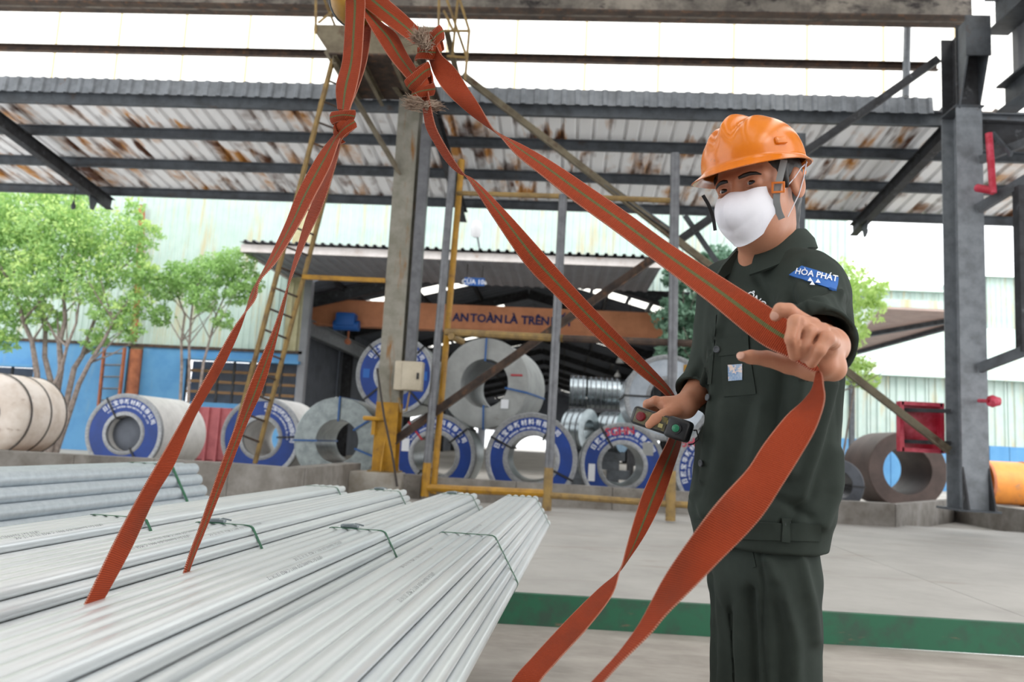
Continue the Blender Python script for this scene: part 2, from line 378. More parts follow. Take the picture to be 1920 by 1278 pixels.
bx = thing('switch_box', 'cream metal switch box mounted on the left column', 'electrical box', ((p.x + q.x) / 2, 10.6, q.z))
m = MB(); m.rbox(((p.x + q.x) / 2, 10.65, (p.z + q.z) / 2), (q.x - p.x, .17, p.z - q.z), .012); obj('body', m, M['box'], bx)
m = MB(); m.rbox(((p.x + q.x) / 2 + .05, 10.555, (p.z + q.z) / 2), ((q.x - p.x) * .7, .02, (p.z - q.z) * .95), .006); obj('door', m, M['box'], bx)
m = MB(); m.rbox((q.x - .05, 10.535, (p.z + q.z) / 2), (.03, .03, .09), .008); obj('latch', m, M['black'], bx)
# right column
rc = thing('steel_column', 'tall grey steel column at the right behind the worker', 'column', (COLRX, YR, .47))
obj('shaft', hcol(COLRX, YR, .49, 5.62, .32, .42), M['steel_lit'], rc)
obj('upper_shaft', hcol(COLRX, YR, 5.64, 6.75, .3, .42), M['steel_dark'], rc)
m = MB(); m.bbox((COLRX - .25, YR - .3, .465), (COLRX + .25, YR + .3, .49)); obj('base_plate', m, M['steel'], rc)
for sx in (-.155, .155):
    m = MB(); m.prism([(COLRX + sx - .01, YR - .21, .49), (COLRX + sx - .01, YR - .36, .49), (COLRX + sx - .01, YR - .21, 1.0)], (.02, 0, 0)); obj('stiffener', m, M['steel_dark'], rc)
m = MB()
for z in (5.63,): m.bbox((COLRX - .18, YR - .24, z - .01), (COLRX + .18, YR + .22, z + .01))
m.prism([(COLRX + .12, YR - .21, 5.6), (COLRX + .12, YR - .45, 6.2), (COLRX + .12, YR - .45, 6.7), (COLRX + .12, YR - .21, 6.7)], (.02, 0, 0))
m.prism([(COLRX - .13, YR - .21, 5.6), (COLRX - .13, YR - .45, 6.2), (COLRX - .13, YR - .45, 6.7), (COLRX - .13, YR - .21, 6.7)], (.02, 0, 0))
m.bbox((COLRX - .15, YR - .47, 6.2), (COLRX + .16, YR - .45, 6.74)); obj('bracket', m, M['steel'], rc)
# mid column behind the worker
cx = at_y(1492, 400, 11.05).x
mc = thing('steel_column', 'slim grey steel column rising behind the orange helmet', 'column', (cx, 11.05, .47))
obj('shaft', hcol(cx, 11.05, .48, 5.5, .2, .2, .015), M['steel'], mc)
m = MB(); m.bbox((cx - .16, 10.9, .465), (cx + .16, 11.2, .48)); obj('base_plate', m, M['steel'], mc)

# crane girder across the top
g = sroot('crane_girder', (0, YF, 6.7))
gz = at_y(735, 24, 10.75).z
m = MB(); m.bbox((-13, 10.72, gz), (COLRX + .3, 10.77, gz + .75)); obj('web', m, M['girder'], g)
m = MB(); m.bbox((-13, 10.6, gz), (COLRX + .3, 10.9, gz + .025)); obj('bottom_flange', m, M['rusty'], g)
m = MB(); m.bbox((-13, 10.6, gz + .75), (COLRX + .3, 10.9, gz + .78)); obj('top_flange', m, M['rusty'], g)
# beam running towards the camera from the right column
gy = sroot('side_girder', (COLRX + .35, 6, 6.6))
m = MB(); m.ibeam((COLRX + .45, 10.4, 6.95), (COLRX + .45, 2.0, 6.95), .3, .5, .025); obj('beam', m, M['steel'], gy)
m = MB(); m.ibeam((COLRX + .55, 10.4, 5.8), (COLRX + .55, 2.0, 5.8), .25, .36, .025); obj('beam', m, M['steel'], gy)
for i in range(8):
    m = MB(); m.corr((COLRX + .62, 10.35 - i * 1.05, 5.95), (0, -1.04, 0), (0, 0, .85), .2, .03, (-1, 0, 0)); obj('sheet', m, M['grey_sheet'], gy)
# side lean-to roof on the right, falling away from the girder
sr = sroot('roof_side', (COLRX + 2, 7, 5.5))
for i in range(8):
    m = MB(); m.corr((COLRX + .7, 10.6 - i * 1.05, 5.95), (0, -1.04, 0), (4.2, 0, -.55), .25, .035, (0, 0, 1)); obj('sheet', m, M['roof'], sr)
m = MB(); m.ibeam((COLRX + .1, 10.4, 5.32), (COLRX + 5, 10.4, 5.2), .2, .34, .02); obj('rafter', m, M['steel_dark'], sr)
for x, z in ((1.6, 5.68), (2.8, 5.53), (4, 5.38)):
    m = MB(); m.channel((COLRX + x, 10.6, z), (COLRX + x, 2.2, z), .06, .14); obj('purlin', m, M['steel'], sr)

# main roof over the near bay: added unseen, its translucent sheets shape the light
mr = sroot('roof_unseen', (-4, 1, 8.4), 'unseen main hall roof, its opaque and translucent sheets added to shape the light')
for i in range(18):
    x = -12.6 + i * 1.0
    m = MB(); m.corr((x, -9, 9.2), (.98, 0, 0), (0, 19.7, -1.2), .33, .04, (0, 0, 1)); obj('sheet', m, M['fibreglass' if i % 3 == 1 else 'grey_sheet'], mr)
for y in (-6, -2, 2, 6, 9.5):
    m = MB(); m.channel((-12.8, y, 9.2 - 1.2 * (y + 9) / 19.7 - .12), (5.5, y, 9.2 - 1.2 * (y + 9) / 19.7 - .12), .07, .18); obj('purlin', m, M['steel'], mr)
bw = sroot('wall_back', (-4, -9, 0), 'unseen grey sheet wall added behind the camera to shape the light')  # added out of view, blocks light from behind the camera
for i in range(9):
    m = MB(); m.corr((-12.6 + i * 2, -9, 0), (1.98, 0, 0), (0, 0, 9.1), .33, .04, (0, 1, 0)); obj('cladding_sheet', m, M['grey_sheet'], bw)
# clerestory of translucent sheets
cl = sroot('window_1', (0, 11.35, 5.8), 'translucent clerestory sheets above the lean-to roof')
YC = 11.4
zb = at_y(735, 192, YC).z; zt = gz + .6
sx = [at_y(x, 100, YC).x for x in (-140, -15, 105, 222, 345, 465, 588, 712, 838, 968, 1098, 1235, 1375, 1512, 1655, 1790, 1930)]
for a, b in zip(sx[:-1], sx[1:]):
    m = MB(); m.corr((a + .012, YC, zb), (b - a - .024, 0, 0), (0, 0, zt - zb), .3, .02, (0, -1, 0), .15); obj('sheet', m, M['fibreglass'], cl)
    m = MB(); m.bbox((b - .02, YC - .03, zb), (b + .02, YC - .022, zt)); obj('lap_strip', m, M['lap'], cl)
# lean-to roof beyond the columns
rf = sroot('roof_canopy', (0, 13, 5.3), 'rust streaked lean-to roof seen from below')
Y1, Y2 = 11.25, 14.87
z1 = at_y(735, 190, Y1).z; z2 = at_y(735, 380, Y2).z
RX0, RX1 = -12.0, 12.6
n = 25; pw = (RX1 - RX0) / n
for i in range(n):
    x = RX0 + i * pw
    m = MB(); m.corr((x, Y1, z1 + .07), (pw + .02, 0, 0), (0, Y2 - Y1, z2 - z1), .25, .045, (0, 0, 1), .26); obj('roof_sheet', m, M['roof'], rf)
def roofz(Y): return z1 + (z2 - z1) * (Y - Y1) / (Y2 - Y1)
for i, (Y, h, mm) in enumerate(((11.28, .2, 'steel'), (12.37, .15, 'steel'), (13.5, .15, 'steel'), (14.72, .15, 'steel'))):
    m = MB(); m.channel((RX0, Y, roofz(Y) - h / 2 + .05), (RX1, Y, roofz(Y) - h / 2 + .05), .07, h, .012); obj('purlin', m, M[mm], rf)
m = MB(); m.corr((RX0, 11.22, z1 + .0), (COLRX - RX0, 0, 0), (0, .03, .25), .2, .03, (0, -1, 0), .35); obj('flashing', m, M['steel_lit'], rf)
zp = at_y(735, 104, 11.3).z
m = MB(); m.channel((RX0, 11.3, zp), (COLRX + .1, 11.3, zp), .07, .1, .01); obj('purlin', m, M['rusty'], rf)
def rafter(x, mm):
    a = Vector((x, 11.0, roofz(11.0) - .25)); b = Vector((x, 14.95, roofz(14.95) - .2))
    m = MB(); m.ibeam(a, b, .14, .22, .014); obj('rafter', m, M[mm], rf)
    m = MB(); m.prism([(x - .01, 14.2, roofz(14.2) - .3), (x - .01, 14.5, roofz(14.5) - .3), (x - .01, 14.4, roofz(14.4) - .55), (x - .01, 14.3, roofz(14.4) - .55)], (.02, 0, 0)); obj('cleat', m, M['steel'], rf)
for px, py in ((200, 380), (868, 395), (1605, 405)): rafter(at_y(px, py, 14.8).x, 'steel_dark')
rafter(at_y(200, 380, 14.8).x - 5.2, 'steel_dark'); rafter(10.6, 'steel_dark')
# hanging lamps under the eave
for k, (px, py) in enumerate(((138, 382), (1623, 428))):
    p = at_y(px, py, 14.4)
    t = thing('pendant_lamp', ('small unlit lamp hanging from the eave above the left tree', 'small unlit lamp hanging from the eave right of the helmet')[k], 'lamp', p)
    m = MB(); m.tube([p + Vector((0, 0, .04)), p + Vector((0, 0, .5))], .008, 6); obj('cord', m, M['cable'], t)
    m = MB(); m.lathe([(-.12, .001), (-.1, .035), (-.03, .045), (.02, .02), (.05, .018), (.06, .001)], p, (0, 0, 1), 14, closed=False); obj('lamp_head', m, M['steel'], t)
# X braces between the columns
br = thing('cross_brace', 'long rusty diagonal brace falling from the left column to the right column foot', 'brace', at_y(1400, 560, 10.7))
m = MB(); m.angle(at_y(862, 142, 10.75), at_y(1500, 634, 10.65), .1, .012); m.angle(at_y(1500, 634, 10.65), at_y(1778, 850, 10.5), .1, .012); obj('angle_bar', m, M['grimy'], br)
br = thing('cross_brace', 'long rusty diagonal brace rising from the left column foot to the right column top', 'brace', at_y(1200, 500, 10.7))
m = MB(); m.angle(at_y(742, 832, 10.8), at_y(1225, 492, 10.8), .11, .012); obj('angle_bar', m, M['rusty'], br)
m = MB(); m.angle(at_y(1225, 492, 10.8), at_y(1768, 112, 10.75), .11, .012); obj('angle_bar', m, M['steel_dark'], br)
m = MB(); m.angle(at_y(1130, 345, 10.78), at_y(1262, 440, 10.72), .07, .01); obj('tie_bar', m, M['steel'], br)
m = MB(); m.angle(at_y(1280, 405, 10.9), at_y(1345, 500, 10.8), .07, .01); obj('tie_bar', m, M['steel'], br)
# right bay fittings
p0 = at_y(1854, 250, 9.9); p1 = at_y(1862, 362, 9.9)
t = thing('red_pipe', 'red fire water pipe hanging beside the right column', 'pipe', p1)
m = MB(); m.tube([p0, p1], .042, 14); obj('riser', m, M['red'], t)
m = MB(); m.tube([p1 + Vector((0, 0, .03)), at_y(1832, 352, 10.1)], .05, 12); obj('branch', m, M['red'], t)
t = thing('bay_bracing', 'dark steel frame post with sloping struts at the right edge', 'frame', at_y(1915, 650, 9.6))
for a, b, ww in (((1834, 392), (1935, 330), .12), ((1836, 690), (1935, 652), .12), ((1838, 300), (1935, 262), .1), ((1862, 250), (1896, 290), .05)):
    m = MB(); m.bar(at_y(*a, 10.2), at_y(*b, 9.7), ww * .6, ww); obj('strut', m, M['steel'], t)
m = MB(); m.bar(at_y(1915, 350, 9.8), at_y(1922, 660, 9.8), .14, .14); obj('post', m, M['steel_dark'], t)
t = thing('fire_box', 'red metal fire hose box fixed to the right column', 'fire box', at_y(1720, 848, 10.85))
a = at_y(1684, 756, 10.85); b = at_y(1760, 846, 10.85)
m = MB(); w_ = b.x - a.x; h_ = a.z - b.z; c = (a + b) / 2
for dx, dz, sx_, sz_ in ((-w_ / 2, 0, .05, h_ + .05), (w_ / 2, 0, .05, h_ + .05), (0, h_ / 2, w_, .05), (0, -h_ / 2, w_, .05)): m.box(c + Vector((dx, -.06, dz)), (sx_, .12, sz_))
obj('frame', m, M['red'], t)
m = MB(); m.box(c + Vector((0, .02, 0)), (w_, .02, h_)); obj('back_panel', m, M['red'], t)
for z in (h_ * .36, -h_ * .32):
    m = MB(); m.bar(c + Vector((-w_ * .45, -.02, z)), Vector((COLRX - .12, 10.6, c.z + z)), .04, .05); obj('arm', m, M['steel_dark'], t)
p = at_y(1856, 752, 9.8)
t = thing('hydrant_valve', 'small red valve on a pipe right of the column', 'valve', p)
m = MB(); m.tube([at_y(1836, 751, 10.2), at_y(1868, 752, 9.7)], .025, 10); obj('spindle', m, M['red'], t)
m = MB(); m.lathe([(-.06, .02), (-.06, .06), (-.02, .075), (.02, .06), (.06, .05), (.06, .02)], at_y(1864, 752, 9.8), (1, 0, 0), 16); obj('valve_body', m, M['red'], t)
t = thing('conduit_pole', 'grey vertical conduit crossing the clerestory near the right column', 'pole', at_y(1700, 180, 11.2))
m = MB(); m.tube([at_y(1702, 20, 11.25), at_y(1698, 182, 11.25)], .05, 12); obj('pole', m, M['steel_lit'], t)

# ------------------------------------------------------------------ access platform and ladder
ap = thing('access_platform', 'rusty railed access platform at the top of the left column', 'platform', (COLX, 10.2, 5.6))
xa = at_y(588, 60, 9.6).x; xb = at_y(828, 60, 9.6).x; zf = at_y(700, 100, 9.6).z; zr = at_y(700, 48, 9.6).z
m = MB(); m.prism([(xa + .22, 9.6, zf), (xb - .2, 9.6, zf), (xb, 9.6, zr - .08), (xb, 9.6, zr), (xa, 9.6, zr), (xa, 9.6, zr - .08)], (0, .02, 0)); obj('front_plate', m, M['grimy'], ap, 'sloped end plate')
m = MB(); m.bbox((xa + .22, 9.6, zf - .02), (xb - .2, 10.95, zf)); obj('floor_plate', m, M['rusty'], ap)
for x in (xa + .3, (xa + xb) / 2 - .2, (xa + xb) / 2 + .25, xb - .3):
    m = MB(); m.channel((x, 9.62, zf - .08), (x, 10.93, zf - .08), .05, .1); obj('joist', m, M['grimy'], ap)
def pole_px(a, b, Y, r, mm, nm='rail', par=None):
    m = MB(); Ya, Yb = Y if isinstance(Y, tuple) else (Y, Y)
    m.tube([at_y(*a, Ya), at_y(*b, Yb)], r, 8); return obj(nm, m, M[mm], par if par is not None else ap)
for a, b, Y in (((592, 62), (592, -40), 9.6), ((600, -20), (628, 48), (9.6, 10.2)), ((598, 42), (660, -10), (9.6, 10.3)), ((822, 60), (824, -40), 9.6), ((848, 105), (862, -40), 9.9), ((872, 150), (880, 56), 9.7), ((880, 58), (862, 0), 9.7), ((825, 58), (880, 58), 9.7), ((838, 0), (876, 110), 9.8), ((832, 20), (850, 58), 9.7), ((838, 105), (872, 108), 9.8)):
    pole_px(a, b, Y, .017, 'yellow_worn')
for a, b in (((610, 95), (750, 328)), ((838, 60), (866, 180)), ((700, 108), (752, 180))):
    m = MB(); m.angle(at_y(*a, 9.9), at_y(*b, 10.75), .08, .01); obj('strut', m, M['grimy'], ap)
ld = thing('ladder', 'tall yellow steel ladder leaning up to the access platform', 'ladder', at_y(470, 870, 10.5))
def rail(t, a): return None
La, Lb = at_y(624, 112, 9.75), at_y(432, 850, 10.3); Ra, Rb = at_y(672, 130, 10.15), at_y(478, 868, 10.75)
for a, b in ((La, Lb), (Ra, Rb)):
    m = MB(); m.bar(a, b, .07, .045, (1, 0, 0)); obj('rail', m, M['yellow_worn'], ld)
for i in range(1, 19):
    m = MB(); m.tube([La.lerp(Lb, i / 19), Ra.lerp(Rb, i / 19)], .015, 8); obj('rung', m, M['rusty'], ld)
m = MB(); m.bar(at_y(566, 519, 10.35), at_y(722, 526, 10.7), .06, .06); obj('stay_bar', m, M['yellow'], ld, 'yellow bar tying the ladder to the column')

# ------------------------------------------------------------------ pipe barrier frame
sf = thing('pipe_barrier', 'tall barrier of grey and yellow pipe posts in front of the coils', 'barrier', at_y(1025, 955, 10.0))
def post(a, b, Y, split=None, r=.055, ma='galv_post', mb_='yellow'):
    A = at_y(*a, Y); B = at_y(*b, Y); B.z = max(B.z, DECK)
    t = MB(); s_ = A.lerp(B, split or 1.0); t.tube([A, s_], r, 12); o = obj('post', t, M[ma], sf)
    if split:
        t = MB(); t.tube([s_, B], r * 1.02, 12); obj('post_foot', t, M[mb_], o)
    return o
post((850, 300), (796, 930), 10.72, .905)
post((866, 300), (812, 925), 10.95, None, .045, 'yellow')
post((1056, 365), (1025, 957), 10.0, .87, .055, 'galv_post', 'yellow_worn')
post((1266, 288), (1257, 976), 9.65, .87, .058, 'galv_post', 'yellow_worn')
for a, b, Y, r, mm in (((836, 622), (1056, 634), (10.7, 10.05), .05, 'yellow_worn'), ((1056, 634), (1340, 645), (10.05, 9.6), .045, 'rusty'), ((846, 630), (866, 640), (10.6, 11.0), .05, 'yellow_worn'),
                       ((800, 914), (1028, 925), (10.72, 10.0), .05, 'yellow'), ((1028, 928), (1262, 945), (10.0, 9.65), .04, 'yellow_worn'), ((858, 362), (1056, 368), (10.8, 10.05), .035, 'yellow_worn'), ((1056, 368), (1266, 376), (10.05, 9.65), .035, 'yellow_worn'), ((1266, 945), (1420, 955), (9.65, 9.5), .04, 'yellow_worn')):
    pole_px(a, b, Y, r, mm, 'rail', sf)
# ------------------------------------------------------------------ warehouse behind: cladding, canopy, dark hall with skylights
YB = 23.0; GZ = .1
wx0 = -34.0; ox0 = at_y(566, 700, YB).x; ox1 = at_y(1240, 620, YB).x; otop = at_y(900, 538, YB).z; wtop = 9.2
split_z = at_y(420, 655, YB - .1).z
bl = sroot('wall_warehouse', (0, YB, GZ), 'mint clad warehouse wall with a blue painted base')
x = wx0; i = 0
while x < ox0 - .05:                                        # cladding sheets left of the opening
    b = min(x + 1.6, ox0)
    m = MB(); m.corr((x, YB, split_z), (b - x + .02, 0, 0), (0, 0, wtop - split_z), .2, .035, (0, -1, 0), .3)
    obj('cladding_sheet', m, M['cream' if b > ox0 - .2 else 'mint'], bl); x = b
x = ox0
WXE = at_y(1588, 470, YB).x
while x < WXE:
    b = min(x + 1.6, WXE); z = otop + .1 if x < ox1 - .1 else 4.2
    m = MB(); m.corr((x, YB, z), (b - x + .02, 0, 0), (0, 0, wtop - z), .2, .035, (0, -1, 0), .3)
    obj('cladding_sheet', m, M['mint'], bl); x = b
def wpx(a, b, y0, y1, Y=YB): p = at_y(a, y0, Y); q = at_y(b, y1, Y); return min(p.x, q.x), max(p.x, q.x), min(p.z, q.z), max(p.z, q.z)
wa = wpx(345, 560, 752, 684); wc = wpx(-200, 68, 772, 690)
def wall_piece(x0, x1, za, zb):
    m = MB(); m.bbox((x0, YB - .12, za), (x1, YB + .1, zb)); obj('base_panel', m, M['blue_wall'], bl)
xd0 = at_y(240, 700, YB).x; xd1 = at_y(268, 700, YB).x
wall_piece(wx0, wc[0], GZ, split_z); wall_piece(wc[0], wc[1], GZ, wc[2]); wall_piece(wc[0], wc[1], wc[3], split_z); wall_piece(wc[1], xd0, GZ, split_z)
wall_piece(xd1, wa[0], GZ, split_z); wall_piece(wa[0], wa[1], GZ, wa[2]); wall_piece(wa[0], wa[1], wa[3], split_z); wall_piece(wa[1], ox0, GZ, split_z)
m = MB(); m.bbox((xd0, YB - .02, GZ), (xd1, YB + .1, split_z)); obj('sheet', m, M['cream'], bl)
m = MB(); m.bbox((wx0, YB - .16, split_z - .04), (ox0, YB - .04, split_z + .05)); obj('drip_rail', m, M['rusty'], bl)
m = MB(); m.bbox((ox0 - .1, YB - .16, GZ), (ox0 + .12, YB + .1, otop)); obj('door_jamb', m, M['grey_sheet'], bl)
m = MB(); m.bbox((wx0, YB - .1, wtop), (WXE, YB + .3, wtop + .15)); obj('eave_trim', m, M['rusty'], bl)
for k, (q, nb) in enumerate(((wa, 7), (wc, 6))):             # barred dark windows
    wn = sroot('window_%d' % (k + 2), ((q[0] + q[1]) / 2, YB, q[2]))
    m = MB(); m.bbox((q[0], YB + .3, q[2]), (q[1], YB + .32, q[3])); obj('shade_sheet', m, M['soot'], wn)  # dark sheet put in for the shade of the room behind
    for j in range(nb + 1):
        xx = q[0] + (q[1] - q[0]) * j / nb; m = MB(); m.bar((xx, YB - .02, q[2]), (xx, YB - .02, q[3]), .06, .06, (1, 0, 0)); obj('bar', m, M['steel_dark'], wn)
    for j in range(1, 4):
        zz = q[2] + (q[3] - q[2]) * j / 4; m = MB(); m.bar((q[0], YB, zz), (q[1], YB, zz), .05, .08); obj('slat', m, M['timber'], wn)
    m = MB(); m.bbox((q[0] - .1, YB - .35, q[3]), (q[1] + .1, YB - .1, q[3] + .08)); obj('hood', m, M['blue_wall'], wn)
t = thing('downpipe', 'rusty orange downpipe on the mint warehouse wall', 'pipe', at_y(258, 800, YB - .2))
m = MB(); m.tube([at_y(266, 385, YB - .2), at_y(262, 500, YB - .2), at_y(250, 640, YB - .2)], .1, 10); obj('upper_pipe', m, M['rust_orange'], t)
m = MB(); m.tube([at_y(256, 655, YB - .2), at_y(243, 780, YB - .2)], .17, 12); obj('lower_pipe', m, M['rust_orange'], t)
t = thing('wall_ladder', 'rusty orange ladder fixed to the blue wall base', 'ladder', at_y(205, 790, YB - .4))
for a, b in (((196, 652), (182, 790)), ((234, 652), (222, 760))):
    m = MB(); m.bar(at_y(*a, YB - .4), at_y(*b, YB - .4), .1, .06, (1, 0, 0)); obj('rail', m, M['rust_orange'], t)
for i in range(6):
    y_ = 662 + i * 22; m = MB(); m.tube([at_y(195 - i * 2.4, y_, YB - .4), at_y(233 - i * 2.4, y_, YB - .4)], .03, 6); obj('rung', m, M['galv_post'], t)
# canopy over the opening
cp = sroot('roof_awning', (0, 20, 5.6), 'grey awning with a rust streaked white fascia over the warehouse opening')
YA = 19.5
a = at_y(452, 458, YA); b = at_y(1242, 486, YA); zc = (a.z + b.z) / 2; ca = a.x; cbx = b.x
hh = .2
m = MB(); m.bbox((ca, YA, zc - hh), (cbx, YA + .05, zc)); obj('fascia', m, M['fascia'], cp)
m = MB(); m.bbox((ca, YA + .05, zc - hh), (ca + .05, YB, zc)); obj('side_fascia', m, M['fascia'], cp)
n = 12
for i in range(n):
    x = ca + (cbx - ca) * i / n
    m = MB(); m.corr((x, YA - .15, zc + .03), ((cbx - ca) / n, 0, 0), (0, YB - YA + .1, .25), .2, .05, (0, 0, 1), .4); obj('roof_sheet', m, M['grey_sheet'], cp)
    zi = otop + .02
    m = MB(); m.corr((x, YA + .06, zc - hh + .05), ((cbx - ca) / n, 0, 0), (0, YB - YA - .1, zi - zc + hh), .3, .03, (0, 0, -1), .4); obj('soffit_sheet', m, M['grey_sheet'], cp)
t = thing('door_sign', 'small blue door sign hanging under the warehouse awning', 'sign', at_y(890, 538, 20.2))
a = at_y(871, 520, 20.2); b = at_y(908, 536, 20.2); c = (a + b) / 2
m = MB(); m.box(c, (b.x - a.x, .03, a.z - b.z)); obj('board', m, M['blue'], t)
m = MB(); text_flat(m, 'CỬA 10a', .17, c + Vector((0, -.02, -.06)), (1, 0, 0), (0, 0, 1), True); obj('lettering', m, M['white'], t)
m = MB(); [m.tube([c + Vector((s_, 0, .1)), c + Vector((s_, 0, .5))], .01, 5) for s_ in (-.2, .2)]; obj('hanger', m, M['cable'], t)
t = thing('flood_light', 'white flood light on a short pole above the warehouse awning', 'lamp', at_y(898, 462, YA))
p = at_y(893, 428, YA)
m = MB(); m.tube([at_y(899, 466, YA + .1), p], .025, 8); obj('pole', m, M['galv_post'], t)
m = MB(); m.lathe([(-.24, .02), (-.2, .13), (0, .15), (.16, .1), (.2, .02)], p, (.1, -.4, 1), 18, closed=False); obj('lamp_housing', m, M['lamp_glass'], t)
# the dark hall
hl = sroot('hall_shell', (0, 50, 3))
hx0, hx1, YE = ox0 - 1.2, ox1 + 1.5, 92
for k in range(9):                                            # side walls stand open below in every other bay
    y0_ = YB + .2 + k * 7.7; y1_ = y0_ + 7.6
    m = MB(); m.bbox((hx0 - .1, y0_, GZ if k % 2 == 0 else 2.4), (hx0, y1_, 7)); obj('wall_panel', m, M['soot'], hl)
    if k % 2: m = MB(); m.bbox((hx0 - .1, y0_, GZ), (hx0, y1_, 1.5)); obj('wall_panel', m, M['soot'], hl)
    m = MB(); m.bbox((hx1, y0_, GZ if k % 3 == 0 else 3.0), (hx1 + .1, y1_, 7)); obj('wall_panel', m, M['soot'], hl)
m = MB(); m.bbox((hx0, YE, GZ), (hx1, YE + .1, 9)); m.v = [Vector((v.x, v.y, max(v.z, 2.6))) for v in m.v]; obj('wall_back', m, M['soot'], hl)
hxm = at_y(985, 530, 28).x; hr = at_y(1000, 508, 28).z; he = at_y(560, 590, 28).z
def hz_(x): return hr - (hr - he) * abs(x - hxm) / (hxm - hx0)
row_y = [27.2, 33.4, 39.8, 46.2, 52.6, 59, 65.4, 71.8, 78.2, 84.6]
edges = [YB + .25] + [v for r in row_y for v in (r, r + 1.15)] + [YE]
for s_ in (-1, 1):
    xo = hx0 if s_ < 0 else hx1
    for k in range(len(edges) - 1):
        a, b = edges[k], edges[k + 1]
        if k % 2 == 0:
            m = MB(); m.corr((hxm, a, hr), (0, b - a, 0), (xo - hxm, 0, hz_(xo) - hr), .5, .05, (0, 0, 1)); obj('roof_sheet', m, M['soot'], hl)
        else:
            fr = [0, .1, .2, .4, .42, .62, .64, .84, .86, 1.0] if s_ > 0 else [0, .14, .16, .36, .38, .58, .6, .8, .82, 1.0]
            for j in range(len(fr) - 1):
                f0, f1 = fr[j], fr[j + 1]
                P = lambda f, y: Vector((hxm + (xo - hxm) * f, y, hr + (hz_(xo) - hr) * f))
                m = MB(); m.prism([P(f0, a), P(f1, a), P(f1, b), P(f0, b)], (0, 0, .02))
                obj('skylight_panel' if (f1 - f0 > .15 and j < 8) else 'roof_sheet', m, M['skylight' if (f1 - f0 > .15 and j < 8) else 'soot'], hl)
    for k in range(9):                                        # rows of hall columns and the crane rail on them
        y = YB + 1.5 + k * 6.4; xx = hx0 + .35 if s_ < 0 else hx1 - .35
        m = MB(); m.ibeam((xx, y, GZ), (xx, y, hz_(xx) - .1), .3, .45, .03, (0, 1, 0)); obj('column', m, M['steel_dark'], hl)
        m = MB(); m.ibeam((xx, y, hz_(xx) - .3), (hxm, y, hr - .3), .15, .35, .03); obj('rafter', m, M['steel_dark'], hl)
    xx = hx0 + .75 if s_ < 0 else hx1 - .75
    for k in range(8):
        m = MB(); m.ibeam((xx, YB + 1.5 + k * 6.4, 4.25), (xx, YB + 7.88 + k * 6.4, 4.25), .25, .5, .03); obj('crane_rail', m, M['steel_lit'], hl)
for f in (.25, .5, .75):
    for s_ in (-1, 1):
        xx = hxm + (hx0 - hxm if s_ < 0 else hx1 - hxm) * f
        m = MB(); m.channel((xx, YB + .3, hz_(xx) - .12), (xx, YE, hz_(xx) - .12), .08, .16); obj('purlin', m, M['steel_dark'], hl)
for k, (px, py, Y) in enumerate(((1180, 631, 27), (1163, 672, 36), (1158, 700, 48))):
    p = at_y(px, py, Y); t = thing('high_bay_lamp', ('largest', 'middle', 'smallest')[k] + ' of the bell shaped lamps hanging in the dark hall', 'lamp', p, 'lamps hanging in the hall')
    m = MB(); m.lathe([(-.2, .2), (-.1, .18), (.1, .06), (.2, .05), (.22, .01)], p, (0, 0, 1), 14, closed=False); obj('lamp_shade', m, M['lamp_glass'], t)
    m = MB(); m.tube([p + Vector((0, 0, .2)), p + Vector((0, 0, 1.4))], .015, 5); obj('cord', m, M['cable'], t)
# overhead crane in the hall
YC2 = 25.2
cr = thing('overhead_crane', 'orange overhead crane girder lettered across the dark hall', 'crane', (hxm, YC2, 4.6))
ga = at_y(574, 563, YC2); gb_ = at_y(574, 606, YC2); gc = at_y(1232, 586, YC2)
zt_ = (ga.z + gc.z) / 2; zb_ = zt_ - (ga.z - gb_.z) * 1.05
m = MB(); m.bbox((hx0 + .7, YC2 - .2, zb_), (hx1 - .7, YC2 + .2, zt_)); obj('girder', m, M['crane_orange'], cr)
m = MB(); m.bbox((hx0 + .7, YC2 - .26, zb_ - .04), (hx1 - .7, YC2 + .26, zb_ + .01)); obj('bottom_flange', m, M['crane_orange'], cr)
p = at_y(984, 594, YC2 - .22)
m = MB()
for word, px in (('AN', 864), ('TOÀN', 912), ('LÀ', 958), ('TRÊN', 1004), ('HẾT', 1053)):
    q = at_y(px, 595 + (px - 864) * .045, YC2 - .22); text_flat(m, word, .36, (q.x, YC2 - .215, zb_ + .26), (1, 0, 0), (0, 0, 1), .035, spacing=1.0)
obj('lettering', m, M['navy'], cr, 'dark blue painted slogan')
p = at_y(650, 596, YC2 - .5)
hb = thing('crane_hoist', 'blue hoist trolley hanging on the orange crane girder', 'hoist', (p.x, YC2 - .45, zb_ - .3))
m = MB(); m.rbox((p.x, YC2 - .5, zb_ + .1), (.62, .45, .42), .06); m.tube([(p.x - .38, YC2 - .5, zb_ - .08), (p.x + .42, YC2 - .5, zb_ - .08)], .17, 14); obj('drum_housing', m, M['blue'], hb)
m = MB(); m.tube([(p.x + .1, YC2 - .5, zb_ - .2), (p.x + .1, YC2 - .5, zb_ - .55)], .03, 8); m.lathe([(-.1, .02), (-.08, .09), (.08, .09), (.1, .02)], (p.x + .1, YC2 - .5, zb_ - .6), (0, 1, 0), 12); obj('hook_block', m, M['rust_orange'], hb)
